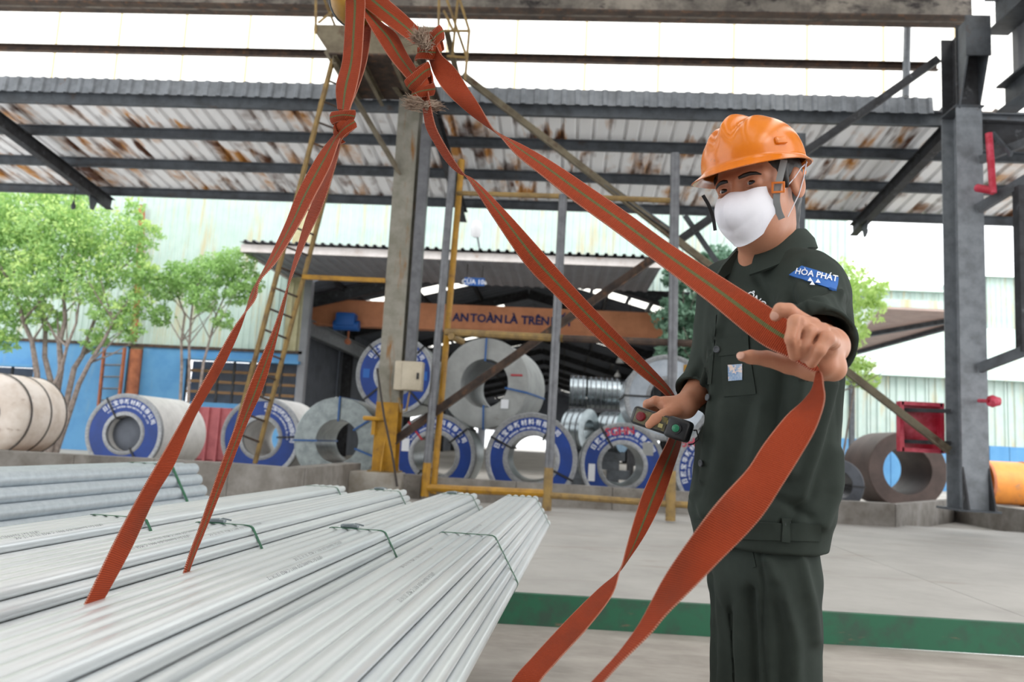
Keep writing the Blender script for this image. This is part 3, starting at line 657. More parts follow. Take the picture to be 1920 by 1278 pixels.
# far sheds on the right
def shed(name, label, px0, px1, py_top, py_base, Y, ridge=None, mats=('mint', 'blue_wall'), depth=8, nb=10, basefrac=.35):
    a = at_y(px0, py_top, Y); b = at_y(px1, py_top, Y); t = thing(name, label, 'building', ((a.x + b.x) / 2, Y, GZ)); W = (b.x - a.x) / nb; zt = a.z
    bz = GZ + (zt - GZ) * basefrac
    for i in range(nb):
        if basefrac > 0:
            m = MB(); m.bbox((a.x + W * i, Y - .05, GZ), (a.x + W * (i + 1) - .02, Y + .1, bz)); obj('base_panel', m, M[mats[1]], t)
        m = MB(); m.corr((a.x + W * i, Y, bz), (W - .02, 0, 0), (0, 0, zt - bz), .3, .05, (0, -1, 0)); obj('cladding_sheet', m, M[mats[0]], t)
    m = MB(); m.bbox((a.x, Y + .1, GZ), (b.x, Y + depth, zt - .05)); obj('wall', m, M[mats[0]], t)
    m = MB()
    r = ridge or 1.0
    m.prism([(a.x - .3, Y - .4, zt), (a.x - .3, Y + depth / 2, zt + r), (a.x - .3, Y + depth, zt), ], (b.x - a.x + .6, 0, 0)); obj('roof', m, M[mats[0]], t)
    return t
shed('mint_shed', 'long low mint shed with a blue base beyond the right column', 1560, 2150, 700, 850, 30, 2.6, basefrac=.42, nb=16)
shed('far_shed', 'pale far shed with a stepped gable right of the column', 1850, 2150, 520, 850, 52, .8, basefrac=0, nb=6)
shed('far_shed', 'low pale green roofed shed far behind the brown awning', 1640, 1775, 545, 850, 46, 1.2, basefrac=0, nb=6)
t = thing('side_awning', 'brown lined steel awning left of the right column', 'awning', at_y(1690, 620, 24))
zs = 4.8; S_ = [at_z(1652, 578, zs), at_z(1792, 585, zs), at_z(1792, 606, zs), at_z(1586, 665, zs)]
m = MB(); m.prism(S_, (0, 0, .05)); obj('soffit', m, mat('brown_soffit', 'b09a92', 'a08a82', 3), t)
m = MB(); m.prism([p + Vector((0, 0, .055)) for p in S_], (0, 0, .2)); obj('roof', m, M['mint'], t)
for f in (.45, .97):
    m = MB(); m.bar(S_[0].lerp(S_[3], f) - Vector((0, 0, .06)), S_[1].lerp(S_[2], f) - Vector((0, 0, .06)), .14, .12); obj('beam', m, M['steel'], t)
for p in (S_[2].lerp(S_[3], .93), S_[1].lerp(S_[2], .5)):
    m = MB(); m.bar((p.x, p.y, GZ), (p.x, p.y, zs), .16, .16, (0, 1, 0)); obj('post', m, M['steel'], t)

# ------------------------------------------------------------------ trees
def foliage(name, par, blobs, nleaf, size, m, seed):
    rng = np.random.default_rng(seed); vs = []; fs = []
    wts = np.array([b[3] for b in blobs]) ** 2; cnt = (wts / wts.sum() * nleaf).astype(int)
    org = np.array(world_org(par))
    V = []; F = []; base = 0
    for (x, y, z, r), c in zip(blobs, cnt):
        d = rng.normal(size=(c, 3)); d /= np.linalg.norm(d, axis=1)[:, None]
        rad = r * rng.uniform(.25, 1.05, c) ** .6
        # sprays: leaves gather on small twigs
        k = max(4, c // 9); tw = rng.integers(0, k, c); td = rng.normal(size=(k, 3)); td /= np.linalg.norm(td, axis=1)[:, None]; tr = r * rng.uniform(.35, 1.05, k) ** .6
        ctr = td[tw] * tr[tw, None] + d * r * .2; ctr[:, 2] *= .8
        ctr += np.array([x, y, z])
        n1 = rng.normal(size=(c, 3)); n1 /= np.linalg.norm(n1, axis=1)[:, None]
        n2 = np.cross(n1, rng.normal(size=(c, 3))); n2 /= np.linalg.norm(n2, axis=1)[:, None]; n3 = np.cross(n1, n2)
        s = size * rng.uniform(.6, 1.3, c)[:, None]
        q = np.stack([ctr - n1 * s, ctr + n2 * s * .42 + n3 * s * .12, ctr + n1 * s, ctr - n2 * s * .42 + n3 * s * .12], 1).reshape(-1, 3)
        V.append(q); F.append(np.arange(len(q)).reshape(-1, 4) + base); base += len(q)
    V = np.concatenate(V) - org; F = np.concatenate(F)
    me = bpy.data.meshes.new(name); me.from_pydata(V.tolist(), [], F.tolist()); me.materials.append(M[m])
    o = link(name, me, par); o['kind'] = 'stuff'; return o
def tree(name, label, base, trunks, blobs, nleaf, size, leaf, seed, fol='foliage', leaf2=None):
    t = thing(name, label, 'tree', base)
    rng = random.Random(seed)
    for pts, r in trunks:
        m = MB(); P = [Vector(p) for p in pts]; P[0].z = GZ; Q = [P[0]]
        for a, b in zip(P[:-1], P[1:]):
            for f in (.5, 1): Q.append(a.lerp(b, f) + Vector((rng.uniform(-.05, .05), rng.uniform(-.05, .05), 0)))
        m.tube(Q, [r * (1 - .7 * i / (len(Q) - 1)) for i in range(len(Q))], 7); obj('trunk', m, M['bark'], t)
        for j in range(4):                                     # side branches
            i = rng.randint(len(Q) // 2, len(Q) - 1); d = Vector((rng.uniform(-1, 1), rng.uniform(-.6, .6), rng.uniform(.4, 1.1)))
            m = MB(); m.tube([Q[i], Q[i] + d * .5, Q[i] + d * 1.0 + Vector((0, 0, .1))], [r * .4, r * .25, r * .1], 5); obj('branch', m, M['bark'], t)
    foliage(fol, t, blobs, nleaf, size, leaf, seed)
    if leaf2: foliage(fol, t, [(x, y - .1, z + .1, r * 1.02) for x, y, z, r in blobs], nleaf // 3, size, leaf2, seed + 50)
    return t
def B(px, py, Y, r): p = at_y(px, py, Y); return (p.x, p.y, p.z, r)
def T(Y, *pp): return [at_y(px, py, Y + dy) for px, py, dy in pp]
TY = 19.5; bs = at_y(95, 812, TY); bs.z = GZ
tr1 = [(T(TY, (80, 815, 0), (70, 700, 0), (62, 640, 0), (30, 560, -.3), (-10, 480, -.4)), .09), (T(TY, (88, 815, .1), (92, 720, .2), (85, 620, .3), (60, 500, .2)), .1), (T(TY, (95, 815, 0), (112, 690, 0), (118, 600, -.2), (120, 480, -.2)), .1),
       (T(TY, (102, 815, .1), (140, 690, .1), (165, 640, .2), (200, 520, .3)), .09), (T(TY, (108, 815, -.1), (150, 720, -.2), (190, 640, -.3), (240, 560, -.3)), .08), (T(TY, (98, 815, -.2), (100, 730, -.3), (128, 650, -.4), (150, 560, -.4)), .07)]
bl1 = [B(20, 470, TY, 1.0), B(110, 440, TY - .3, 1.0), B(190, 440, TY, .9), B(60, 410, TY + .2, 1.0), B(150, 530, TY - .3, .75), B(235, 500, TY, .7), B(30, 570, TY, .75), B(210, 590, TY - .2, .5), B(-40, 520, TY, 1.0), B(-20, 420, TY, 1.0), B(250, 570, TY, .45), B(75, 520, TY - .5, .7), B(120, 380, TY, .7), B(10, 640, TY, .4), B(265, 440, TY - .2, .5), B(240, 620, TY, .4), B(275, 520, TY, .4), B(180, 640, TY, .35), B(90, 600, TY, .4), B(-10, 610, TY, .5), B(255, 395, TY, .3)]
tree('leafy_tree', 'big many stemmed leafy tree at the left edge before the blue wall', bs, tr1, bl1, 26000, .06, 'leaf_a', 3, leaf2='leaf_c')
TY = 20.0; bs = at_y(352, 800, TY); bs.z = GZ
tr2 = [(T(TY, (340, 800, 0), (342, 690, 0), (345, 590, .1), (320, 520, .2)), .05), (T(TY, (352, 800, 0), (352, 690, 0), (360, 600, -.1), (372, 520, -.2)), .05), (T(TY, (360, 800, 0), (385, 680, .1), (405, 590, .1), (430, 520, .1)), .045)]
bl2 = [B(345, 520, TY, .55), B(400, 510, TY, .55), B(440, 495, TY - .1, .5), B(310, 540, TY, .45), B(380, 560, TY - .2, .45), B(445, 550, TY, .4), B(300, 590, TY, .35), B(420, 600, TY, .3), B(470, 530, TY, .35)]
tree('leafy_tree', 'smaller slender tree in front of the mint wall beside the leaning ladder', bs, tr2, bl2, 9000, .055, 'leaf_a', 9)
TY = 21.0; bs = at_y(1290, 830, TY); bs.z = GZ
bl3 = [B(1275, 520, TY, .5), B(1330, 510, TY, .55), B(1262, 590, TY, .55), B(1310, 580, TY, .6), B(1370, 560, TY, .7), B(1270, 650, TY, .55), B(1320, 640, TY, .5), B(1400, 640, TY, .7), B(1350, 490, TY, .5), B(1290, 700, TY, .5), B(1250, 670, TY - .3, .3), B(1420, 520, TY, .6)]
tree('bamboo_clump', 'dense blue green bamboo clump between the hall opening and the worker', bs, [(T(TY, (1280, 830, 0), (1285, 700, 0), (1280, 520, 0)), .05), (T(TY, (1300, 830, 0), (1315, 700, 0), (1330, 500, 0)), .05), (T(TY, (1320, 830, 0), (1360, 700, 0), (1395, 520, 0)), .05)], bl3, 9000, .1, 'leaf_b', 21)
TY = 16.5; bs = at_y(1585, 880, TY); bs.z = GZ
bl4 = [B(1590, 560, TY, .5), B(1625, 545, TY, .4), B(1640, 585, TY, .3), B(1600, 620, TY, .35), B(1575, 520, TY, .5), B(1618, 700, TY, .35), B(1585, 690, TY, .45), B(1560, 620, TY, .6), B(1640, 540, TY, .25), B(1632, 718, TY, .2)]
tree('young_tree', 'young yellow green tree peeking out behind the worker', bs, [(T(TY, (1560, 900, 0), (1560, 740, 0), (1580, 600, 0)), .05), (T(TY, (1565, 780, 0), (1600, 720, 0), (1630, 700, 0)), .025)], bl4, 4200, .055, 'leaf_c', 31)

# ------------------------------------------------------------------ coils
CN = '日照宝华新材料有限公司'; EN = 'RIZHAO BAOHUA NEW MATERIAL CO.,LTD'
def arc_text(mb, body, c, r, size, a0, a1, y, ex, ez):
    n = len(body)
    for i, ch in enumerate(body):
        if ch == ' ': continue
        a = a0 + (a1 - a0) * i / (n - 1); d = ex * math.sin(a) + ez * math.cos(a); t = ex * math.cos(a) - ez * math.sin(a)
        text_flat(mb, ch, size, c + d * r + y, t, d, True)
def coil(px, py, rpx, label, d=None, Lg=1.35, bore=.46, face=None, body='coil_steel', text=True, edge=True, yaw=0.0, straps=(), name='steel_coil', sticker=(), group=None, plug=None, ground=None, texta=(-1.05, 1.05)):
    if d is None:
        h = 829 + .0542 * (px - 960); d = (1 - (GZ)) * FPX / (py - h + rpx)
    c = at_d(px, py, d); R = rpx * d / FPX
    if ground is not None: c.z = ground + R
    ax = Vector((math.sin(yaw), math.cos(yaw), 0)); ex = Vector((math.cos(yaw), -math.sin(yaw), 0)); ez = Vector((0, 0, 1)); r = R * bore
    t = thing(name, label, 'coil', c - ez * R + ax * .6, group)
    m = MB(); m.lathe([(0, r), (0, R - .012), (.012, R), (Lg - .012, R), (Lg, R - .012), (Lg, r)], c, ax, 56); obj('coil_body', m, M[body], t)
    if edge:
        m = MB(); m.lathe([(-.012, R * .9), (-.02, R * .93), (-.02, R * 1.0), (0, R * 1.012), (.05, R * 1.012), (.05, R + .001), (0, R * .93)], c, ax, 56); obj('rim_trim', m, M['coil_edge'], t)
        m = MB(); m.lathe([(-.012, r * 1.2), (-.022, r * 1.12), (-.02, r * .99), (.06, r * .985), (.06, r * .995), (0, r)], c, ax, 44); obj('bore_trim', m, M['coil_edge'], t)
    if face:
        m = MB(); m.lathe([(-.01, r * 1.14), (-.01, R * .925), (-.002, R * .93), (-.002, r * 1.13)], c, ax, 56, smooth=False); obj('end_cover', m, M[face], t)
    off = -ax * .0125
    if text:
        m = MB(); arc_text(m, CN, c, R * .755, R * .135, texta[0], texta[1], off, ex, ez); arc_text(m, EN, c, R * .655, R * .062, texta[0] * .98, texta[1] * .98, off, ex, ez)
        obj('lettering', m, M['white'], t, 'white printed company name')
    for a, mm in straps:
        dv = ex * math.sin(a) + ez * math.cos(a); m = MB(); wv = .03
        m.bar(c + dv * (r * .9) - ax * .028, c + dv * (R * 1.02) - ax * .028, .006, wv, ax.cross(dv)); m.bar(c + dv * R * 1.017 - ax * .03, c + dv * R * 1.017 + ax * Lg, wv, .006, dv); m.bar(c + dv * r * .93 - ax * .03, c + dv * r * .93 + ax * Lg, wv, .006, dv)
        obj('strap', m, M[mm], t)
    for a, rr, w_, h_, mm in sticker:
        dv = ex * math.sin(a) + ez * math.cos(a); m = MB(); m.box(c + dv * R * rr - ax * .014, (w_, .004, h_), Matrix.Rotation(-yaw, 3, 'Z')); obj('sticker', m, M[mm], t)
    if plug:
        m = MB(); m.lathe([(.15, .001), (.12, r * .5), (.2, r * .98), (.24, r * .98)], c, ax, 24, closed=False); obj('core_plug', m, M[plug], t)
    return c, R, d
BLK = 'black'
coil(232, 812, 74, 'blue faced coil in clean white wrap standing alone at the left', face='blue_face', body='coil_wrap', straps=((-.55, BLK), (2.6, BLK)), plug='soot', Lg=1.75, texta=(-.75, 1.15))
coil(488, 826, 76, 'blue faced coil with a white body beside the bare grey coil', d=14.6, ground=GZ, face='blue_face', body='coil_wrap', straps=((1.5, BLK),), Lg=1.5, texta=(.1, 1.6))
coil(632, 820, 82, 'bare grey galvanised coil on the ground left of the column', d=13.9, ground=GZ, text=False, body='coil_steel', edge=False, straps=((0, 'strap_blue'), (1.9, 'strap_blue'), (-1.6, 'strap_blue'), (.95, 'strap_blue')), bore=.5, Lg=1.3)
coil(741, 702, 74, 'blue faced coil in the upper row behind the left column', d=13.4, face='blue_face', straps=((-.78, BLK), (.75, BLK), (2.35, BLK), (-2.3, BLK)), sticker=((-1.57, .74, .11, .15, 'blue'), (1.57, .74, .11, .15, 'blue')), texta=(-.95, .95))
coil(908, 718, 85, 'paper wrapped grey coil in the upper row with torn creased end', d=13.4, text=False, edge=False, body='coil_grey_wrap', straps=((0, 'strap_blue'), (1.75, 'strap_blue'), (3.1, 'strap_blue')), sticker=((2.3, .66, .13, .15, 'paper'), (1.3, .75, .2, .03, 'strap_red')), bore=.54, yaw=.16, Lg=1.5)
coil(814, 853, 78, 'blue faced lower coil with a red and a black strap', d=12.6, face='blue_face', straps=((-.72, 'strap_red'), (.85, BLK), (-2.5, BLK)), sticker=((-1.28, .74, .12, .2, 'paper'),), bore=.52)
coil(996, 862, 86, 'blue faced lower coil in the middle, its bore open to the light', d=11.75, ground=GZ, face='blue_face', straps=((-1.12, BLK), (.5, BLK), (2.0, BLK)), bore=.52, texta=(-1.25, .75))
coil(1167, 872, 79, 'blue faced lower coil scrawled with red letters', face='blue_face', straps=((-.55, BLK),), sticker=((-1.85, .75, .1, .26, 'paper'), (.95, .72, .16, .2, 'coil_grey_wrap')), bore=.5)
coil(1346, 884, 80, 'blue faced lower coil half hidden behind the worker', face='blue_face', bore=.5, texta=(-1.9, .2))
coil(1252, 745, 80, 'film wrapped silver coil in the upper row behind the remote control', d=13.4, text=False, body='coil_plastic', straps=((-1.57, BLK),), sticker=((.55, .82, .12, .13, 'yellow'), (.2, .2, .1, .1, 'blue')), bore=.42)
# red paint scrawl on two coil faces
for px, py, wd, tx in ((1163, 815, .5, 'SGHN'), (1300, 836, .35, '5HN')):
    o = [ob for ob in bpy.data.objects if ob.get('label', '').startswith('blue faced lower coil ' + ('scrawled' if px < 1200 else 'half hidden'))][0]
    p = at_y(px, py, o.location.y - .6 - .03); m = MB(); text_flat(m, tx, .17, p, Vector((.98, 0, .12)), Vector((-.12, 0, .98)), True, spacing=1.0); obj('paint_scrawl', m, M['red'], o)
# creased paper coil at the left edge
c = at_d(-22, 775, 15.5); R = .8
t = thing('wrapped_coil', 'creased brown white paper wrapped coil cut by the left edge', 'coil', (c.x, c.y, c.z - R))
m = MB(); m.lathe([(-.1, .3), (-.1, R * .75), (.0, R * .93), (.15, R), (1.2, R), (1.35, R * .93), (1.4, R * .7), (1.4, .3)], c, (0, 1, 0), 40); obj('paper_wrap', m, M['coil_paper'], t)
m = MB(); m.lathe([(-.12, .25), (-.12, .31), (1.42, .31), (1.42, .25)], c, (0, 1, 0), 30); obj('core_tube', m, M['coil_dark'], t)
for yy_ in (.1, .7, 1.2):
    m = MB(); m.lathe([(yy_, R), (yy_, R + .012), (yy_ + .03, R + .012), (yy_ + .03, R)], c, (0, 1, 0), 40); obj('band', m, M['black'], t)
m = MB(); m.bbox((c.x - .8, c.y, GZ), (c.x + .9, c.y + 1.3, max(GZ + .02, c.z - R))); tag(obj('coil_cradle', m, M['timber']), 'low timber cradle under the paper wrapped coil', 'cradle')
# narrow bright slit coils further back
def slit(px, py, rpx, d, wd, yaw, label):
    c = at_d(px, py, d); R = rpx * d / FPX; ax = Vector((math.cos(yaw), -math.sin(yaw), 0))
    t = thing('slit_coil', label, 'coil', c - Vector((0, 0, R)), 'slit coils in the hall mouth')
    m = MB(); m.lathe([(-wd / 2, R * .5), (-wd / 2, R), (wd / 2, R), (wd / 2, R * .5)], c, ax, 40); obj('strip_roll', m, M['silver'], t)
    for f in (-.32, 0, .32):
        m = MB(); m.lathe([(f * wd - .015, R), (f * wd - .015, R + .006), (f * wd + .015, R + .006), (f * wd + .015, R)], c, ax, 40); obj('strapping', m, M['steel'], t)
    return c, R
D_ = 19.0
for i, (px, py, r_) in enumerate(((1083, 737, 33), (1116, 738, 31), (1146, 740, 31), (1176, 745, 29))):
    slit(px, py, r_, D_, .37, .0, ('first', 'second', 'third', 'fourth')[i] + ' bright slit coil from the left in the upper row of the hall mouth')
slit(1088, 806, 40, 17.5, .45, .55, 'bright slit coil with its end showing below the upper silver row')
slit(1150, 810, 38, 18.0, .45, .45, 'bright slit coil behind the top of the red scrawled coil')
for k, (px, yy_) in enumerate(((1088, 17.5), (1150, 18.0))):
    q = at_d(px, 846, yy_); t = thing('coil_stand', ('low timber stand under the end-on slit coil', 'low timber stand under the slit coil behind the red scrawl')[k], 'stand', (q.x, q.y, GZ))
    for j in range(4):
        m = MB(); h_ = (q.z - GZ) / 4; m.box((q.x + (.12 * (1 if j % 2 else -1) if j < 3 else 0), q.y, GZ + h_ * (j + .5)), (.5, .4, h_ - .004)); obj('block', m, M['steel'], t)
# rack that carries the upper slit coils
t = thing('coil_rack', 'low dark rack carrying the bright slit coils', 'rack', at_d(1130, 850, 19))
zq = at_d(1116, 769, D_).z - .02; a = at_d(1066, 770, D_); b = at_d(1192, 776, D_)
for yy_ in (-.35, .35):
    m = MB(); m.bar((a.x, a.y + yy_, zq), (b.x, a.y + yy_, zq), .1, .1); obj('beam', m, M['steel_dark'], t)
    for x in (a.x + .1, b.x - .1):
        m = MB(); m.bar((x, a.y + yy_, GZ), (x, a.y + yy_, zq - .05), .1, .1, (0, 1, 0)); obj('leg', m, M['steel_dark'], t)
# right hand side: brown coil, dark coil, orange pipe, red bin
c, R, d = coil(1702, 868, 72, 'big brown rusty coil under the red fire box', d=16.0, text=False, edge=False, body='coil_brown', bore=.62, Lg=1.5, yaw=0.0, ground=GZ)
coil(1572, 890, 48, 'small dark grey coil between the worker and the brown coil', d=14.3, text=False, edge=False, body='coil_dark', bore=.55, Lg=1.0, straps=((1.6, BLK),), ground=GZ)
p = at_d(1880, 880, 20); rr = 40 * 20 / FPX
t = thing('coated_pipe', 'large orange coated pipe lying right of the right column', 'pipe', (p.x, p.y, GZ))
for i in range(5):
    x = p.x - .45 + i * .92; m = MB(); m.lathe([(0, rr * .9), (0, rr), (.9, rr), (.9, rr * .9)], (x, p.y, GZ + rr + .02), (1, 0, 0), 36); obj('pipe_section', m, M['orange_pipe'], t)
    m = MB(); m.lathe([(-.03, rr), (-.03, rr + .02), (.03, rr + .02), (.03, rr)], (x, p.y, GZ + rr + .02), (1, 0, 0), 36); obj('joint_band', m, M['rust_orange'], t)
a = at_y(372, 762, 18.5); b = at_y(446, 850, 18.5)
t = thing('steel_bin', 'faded red steel bin behind the white bodied coil', 'bin', ((a.x + b.x) / 2, 18.8, GZ)); 
m = MB(); m.bbox((a.x, 18.5, GZ + .1), (b.x, 18.54, a.z)); m.bbox((a.x, 19.3, GZ + .1), (b.x, 19.34, a.z)); m.bbox((a.x, 18.54, GZ + .1), (a.x + .04, 19.3, a.z)); m.bbox((b.x - .04, 18.54, GZ + .1), (b.x, 19.3, a.z)); m.bbox((a.x, 18.5, GZ + .08), (b.x, 19.34, GZ + .12)); obj('panel', m, M['red_bin'], t)
for k in range(5):
    x = a.x + (b.x - a.x) * k / 4; m = MB(); m.bar((x, 18.47, GZ), (x, 18.47, a.z), .06, .06, (0, 1, 0)); obj('rib', m, M['red_bin'], t)
# ------------------------------------------------------------------ pipe bundles
M['pipe'] = mat('galvanised_pipe', 'e6e8e8', 'd3d8db', 3, .35, .7, .3, metal=.5, stretch=(8, .6, 8))
M['pipe_big'] = mat('dull_galvanised_pipe', 'c4ccd2', 'b2bbc2', 30, .35, .7, .42, metal=.5, bump=.04, bscale=90)
M['green_strap'] = base_mat('green_strapping', '1c5a3c', .45)
M['clip'] = base_mat('strap_clip', '8c9498', .4, .7)
M['ink'] = base_mat('grey_ink', '75787c', .6)
VPD = ray(1110, 838); HEAD = math.atan2(VPD.x, VPD.y)
def pipe_mesh(name, r, length, wall, n):
    m = MB(); m.lathe([(0, r - wall), (0, r), (-length, r), (-length, r - wall)], (0, 0, 0), (0, 1, 0), n); me = m.mesh(name, [M['pipe'] if r < .03 else M['pipe_big']]); return me
def wrap_text(body, r, size, y0, phi):
    vs, fs = text_geo(body, size, False, 1, 1.25); m = MB(); rr = r + .0004; V = []
    for v in vs:
        a = (v.y - size * .35) / rr + phi                        # text runs towards -Y, its top points to +X
        V.append((rr * math.sin(a), y0 - v.x, rr * math.cos(a)))
    m.add(V, fs); return m
def strap_mesh(p, r, k, y, wd, th, nm, lab=None, par=None, mm='green_strap'):
    """band round a hexagonal bundle with k pipes along each side"""
    R_ = p * (k - 1); rr = r + th; loop = []
    for c in range(6):
        a = PI / 3 * c; ctr = Vector((R_ * math.cos(a), 0, R_ * math.sin(a)))
        for j in range(7):
            b = a - PI / 6 + PI / 3 * j / 6; loop.append((ctr + Vector((math.cos(b), 0, math.sin(b))) * (r + .0008), ctr + Vector((math.cos(b), 0, math.sin(b))) * rr))
    m = MB(); n = len(loop); vs = []
    for i, (a, b) in enumerate(loop):
        yo = y + .012 * math.sin(i * .35); vs += [a + Vector((0, yo - wd / 2, 0)), b + Vector((0, yo - wd / 2, 0)), b + Vector((0, yo + wd / 2, 0)), a + Vector((0, yo + wd / 2, 0))]
    fs = []
    for i in range(n):
        j = (i + 1) % n
        for q in range(4): fs.append((i * 4 + q, j * 4 + q, j * 4 + (q + 1) % 4, i * 4 + (q + 1) % 4))
    m.add(vs, fs, True); return m
def bundle(name, label, corner, p, r, k, length, strap_y, seed, prints=(), clip=False, wd=.013):
    rng = random.Random(seed)
    ctr = corner - Vector(((k - 1) / 2 * p, 0, (k - 1) * p * .866))
    t = thing(name, label, 'pipe bundle', ctr, 'galvanised pipe bundles'); t.rotation_euler = (0, 0, -HEAD)
    me = PIPE_S if r < .03 else PIPE_B
    top = {}
    for j in range(-(k - 1), k):
        nrow = 2 * k - 1 - abs(j)
        for i in range(nrow):
            o = bpy.data.objects.new('pipe', me); COL.objects.link(o); o.parent = t
            o.location = ((i - (nrow - 1) / 2) * p, rng.uniform(-.012, .012), j * p * .866); o.rotation_euler = (0, rng.uniform(0, 6), 0)
            if j == k - 1: top[i] = o
            elif i == nrow - 1 and j >= 0: top[100 + j] = o
    for key, body, y0, phi, rep in prints:
        if key in top:
            o = top[key]; o.rotation_euler = (0, 0, 0)
            for q in range(rep):
                wm = wrap_text(body, r, .0125, y0 - q * 1.25, phi); so = link('stamp', wm.mesh('stamp', [M['ink']]), o); so['label'] = 'grey printed specification'
    for y in strap_y:
        m = strap_mesh(p, r, k, y, wd, .0016, 'strap'); o = link('strap', m.mesh('strap', [M['green_strap']]), t)
        if clip:
            c = MB(); zc = (k - 1) * p * .866 + r + .006
            c.rbox((-p * .6, y, zc), (.05, .02, .01), .003); c.tube([(-p * .6, y, zc), (-p * .2, y + .01, zc + .006), (p * .5, y + .012, zc + .002)], .0025, 5); c.tube([(-p * .6, y, zc + .004), (-p * 1.1, y - .012, zc + .004), (-p * .1, y - .018, zc + .008)], .0025, 5)
            link('clip', c.mesh('clip', [M['clip']]), o)
    return t
PP = .0337; PR = .0161; CZ = .719
PIPE_S = pipe_mesh('pipe', PR, 6.0, .0022, 20); PIPE_B = pipe_mesh('pipe_large', .0375, 6.0, .003, 24)
SPEC = '(Ø33,5x1,9x6000)-ISO 9001 C.MG3 13:10:12 OK'
SPEC2 = '(Ø33,5x1,9x6000)-ISO 9001 C.MG3 13/10/12'
bundle('pipe_bundle', 'right hand bundle of thin galvanised pipes nearest the worker', at_z(1004, 935, CZ), PP, PR, 5, 6.0, (-.14, -1.85, -3.55, -5.4), 1, ((1, SPEC, -2.35, .1, 1), (3, SPEC2, -2.7, .5, 1), (2, SPEC, -1.75, .2, 1)))
bundle('pipe_bundle', 'thin pipe bundle second from the right, its strap clipped on top', at_z(889, 930, CZ), PP, PR, 5, 6.0, (-.16, -1.83, -3.5, -5.4), 2, ((3, SPEC, -2.25, .55, 1), (4, SPEC2, -2.5, .7, 1)), clip=True)
bundle('pipe_bundle', 'third thin pipe bundle from the worker, just left of where the sling legs end', at_z(757, 923, CZ), PP, PR, 5, 6.0, (-.15, -1.87, -3.5, -5.4), 3, ((4, SPEC, -1.95, .5, 1), (2, SPEC2, -2.1, .4, 1), (3, SPEC, -2.3, .5, 1)), clip=True)
bundle('pipe_bundle', 'leftmost of the four thin galvanised pipe bundles', at_z(643, 916, CZ), PP, PR, 5, 6.0, (-.14, -1.86, -3.5, -5.4), 4, ((4, SPEC, -2.2, .5, 1), (3, SPEC2, -2.4, .5, 1)))
t = bundle('pipe_bundle', 'bundle of thicker dull grey pipes behind the thin ones at the left', at_d(362, 879, 5.15), .0762, .0375, 4, 6.0, (-.32, -2.2, -4.2), 5, wd=.03); bigc = t.location.copy()
# trestles that carry the bundles
for k, (yy_, lab) in enumerate(((2.9, 'timber trestle under the far half of the pipe bundles'), (.2, 'timber trestle under the near half of the pipe bundles'))):
    t = thing('timber_trestle', lab, 'trestle', (-.75, yy_, 0), 'trestles under the pipes')
    zt_ = CZ - 8 * PP * .866 - PR; sh = (yy_ - 3.9) * math.tan(HEAD)
    m = MB(); m.rbox((-.8 + sh, yy_, zt_ - .05), (1.15, .1, .1), .006); obj('beam', m, M['timber'], t)
    for x in (-1.25, -.6):
        m = MB(); m.rbox((x + sh, yy_, (zt_ - .1) / 2), (.1, .1, zt_ - .1), .006); obj('leg', m, M['timber'], t)
t = thing('timber_trestle', 'low timber trestle under the thicker grey pipes', 'trestle', (bigc.x, 4.2, 0), 'trestles under the pipes')
zt_ = bigc.z - 3 * .0762 * .866 - .0375
for yy_ in (3.2, .8):
    m = MB(); m.rbox((bigc.x + (yy_ - 5) * math.tan(HEAD), yy_, zt_ - .05), (.6, .1, .1), .006); obj('beam', m, M['timber'], t)
    for x in (-.2, .2):
        m = MB(); m.rbox((bigc.x + x + (yy_ - 5) * math.tan(HEAD), yy_, (zt_ - .1) / 2), (.1, .1, zt_ - .1), .006); obj('leg', m, M['timber'], t)

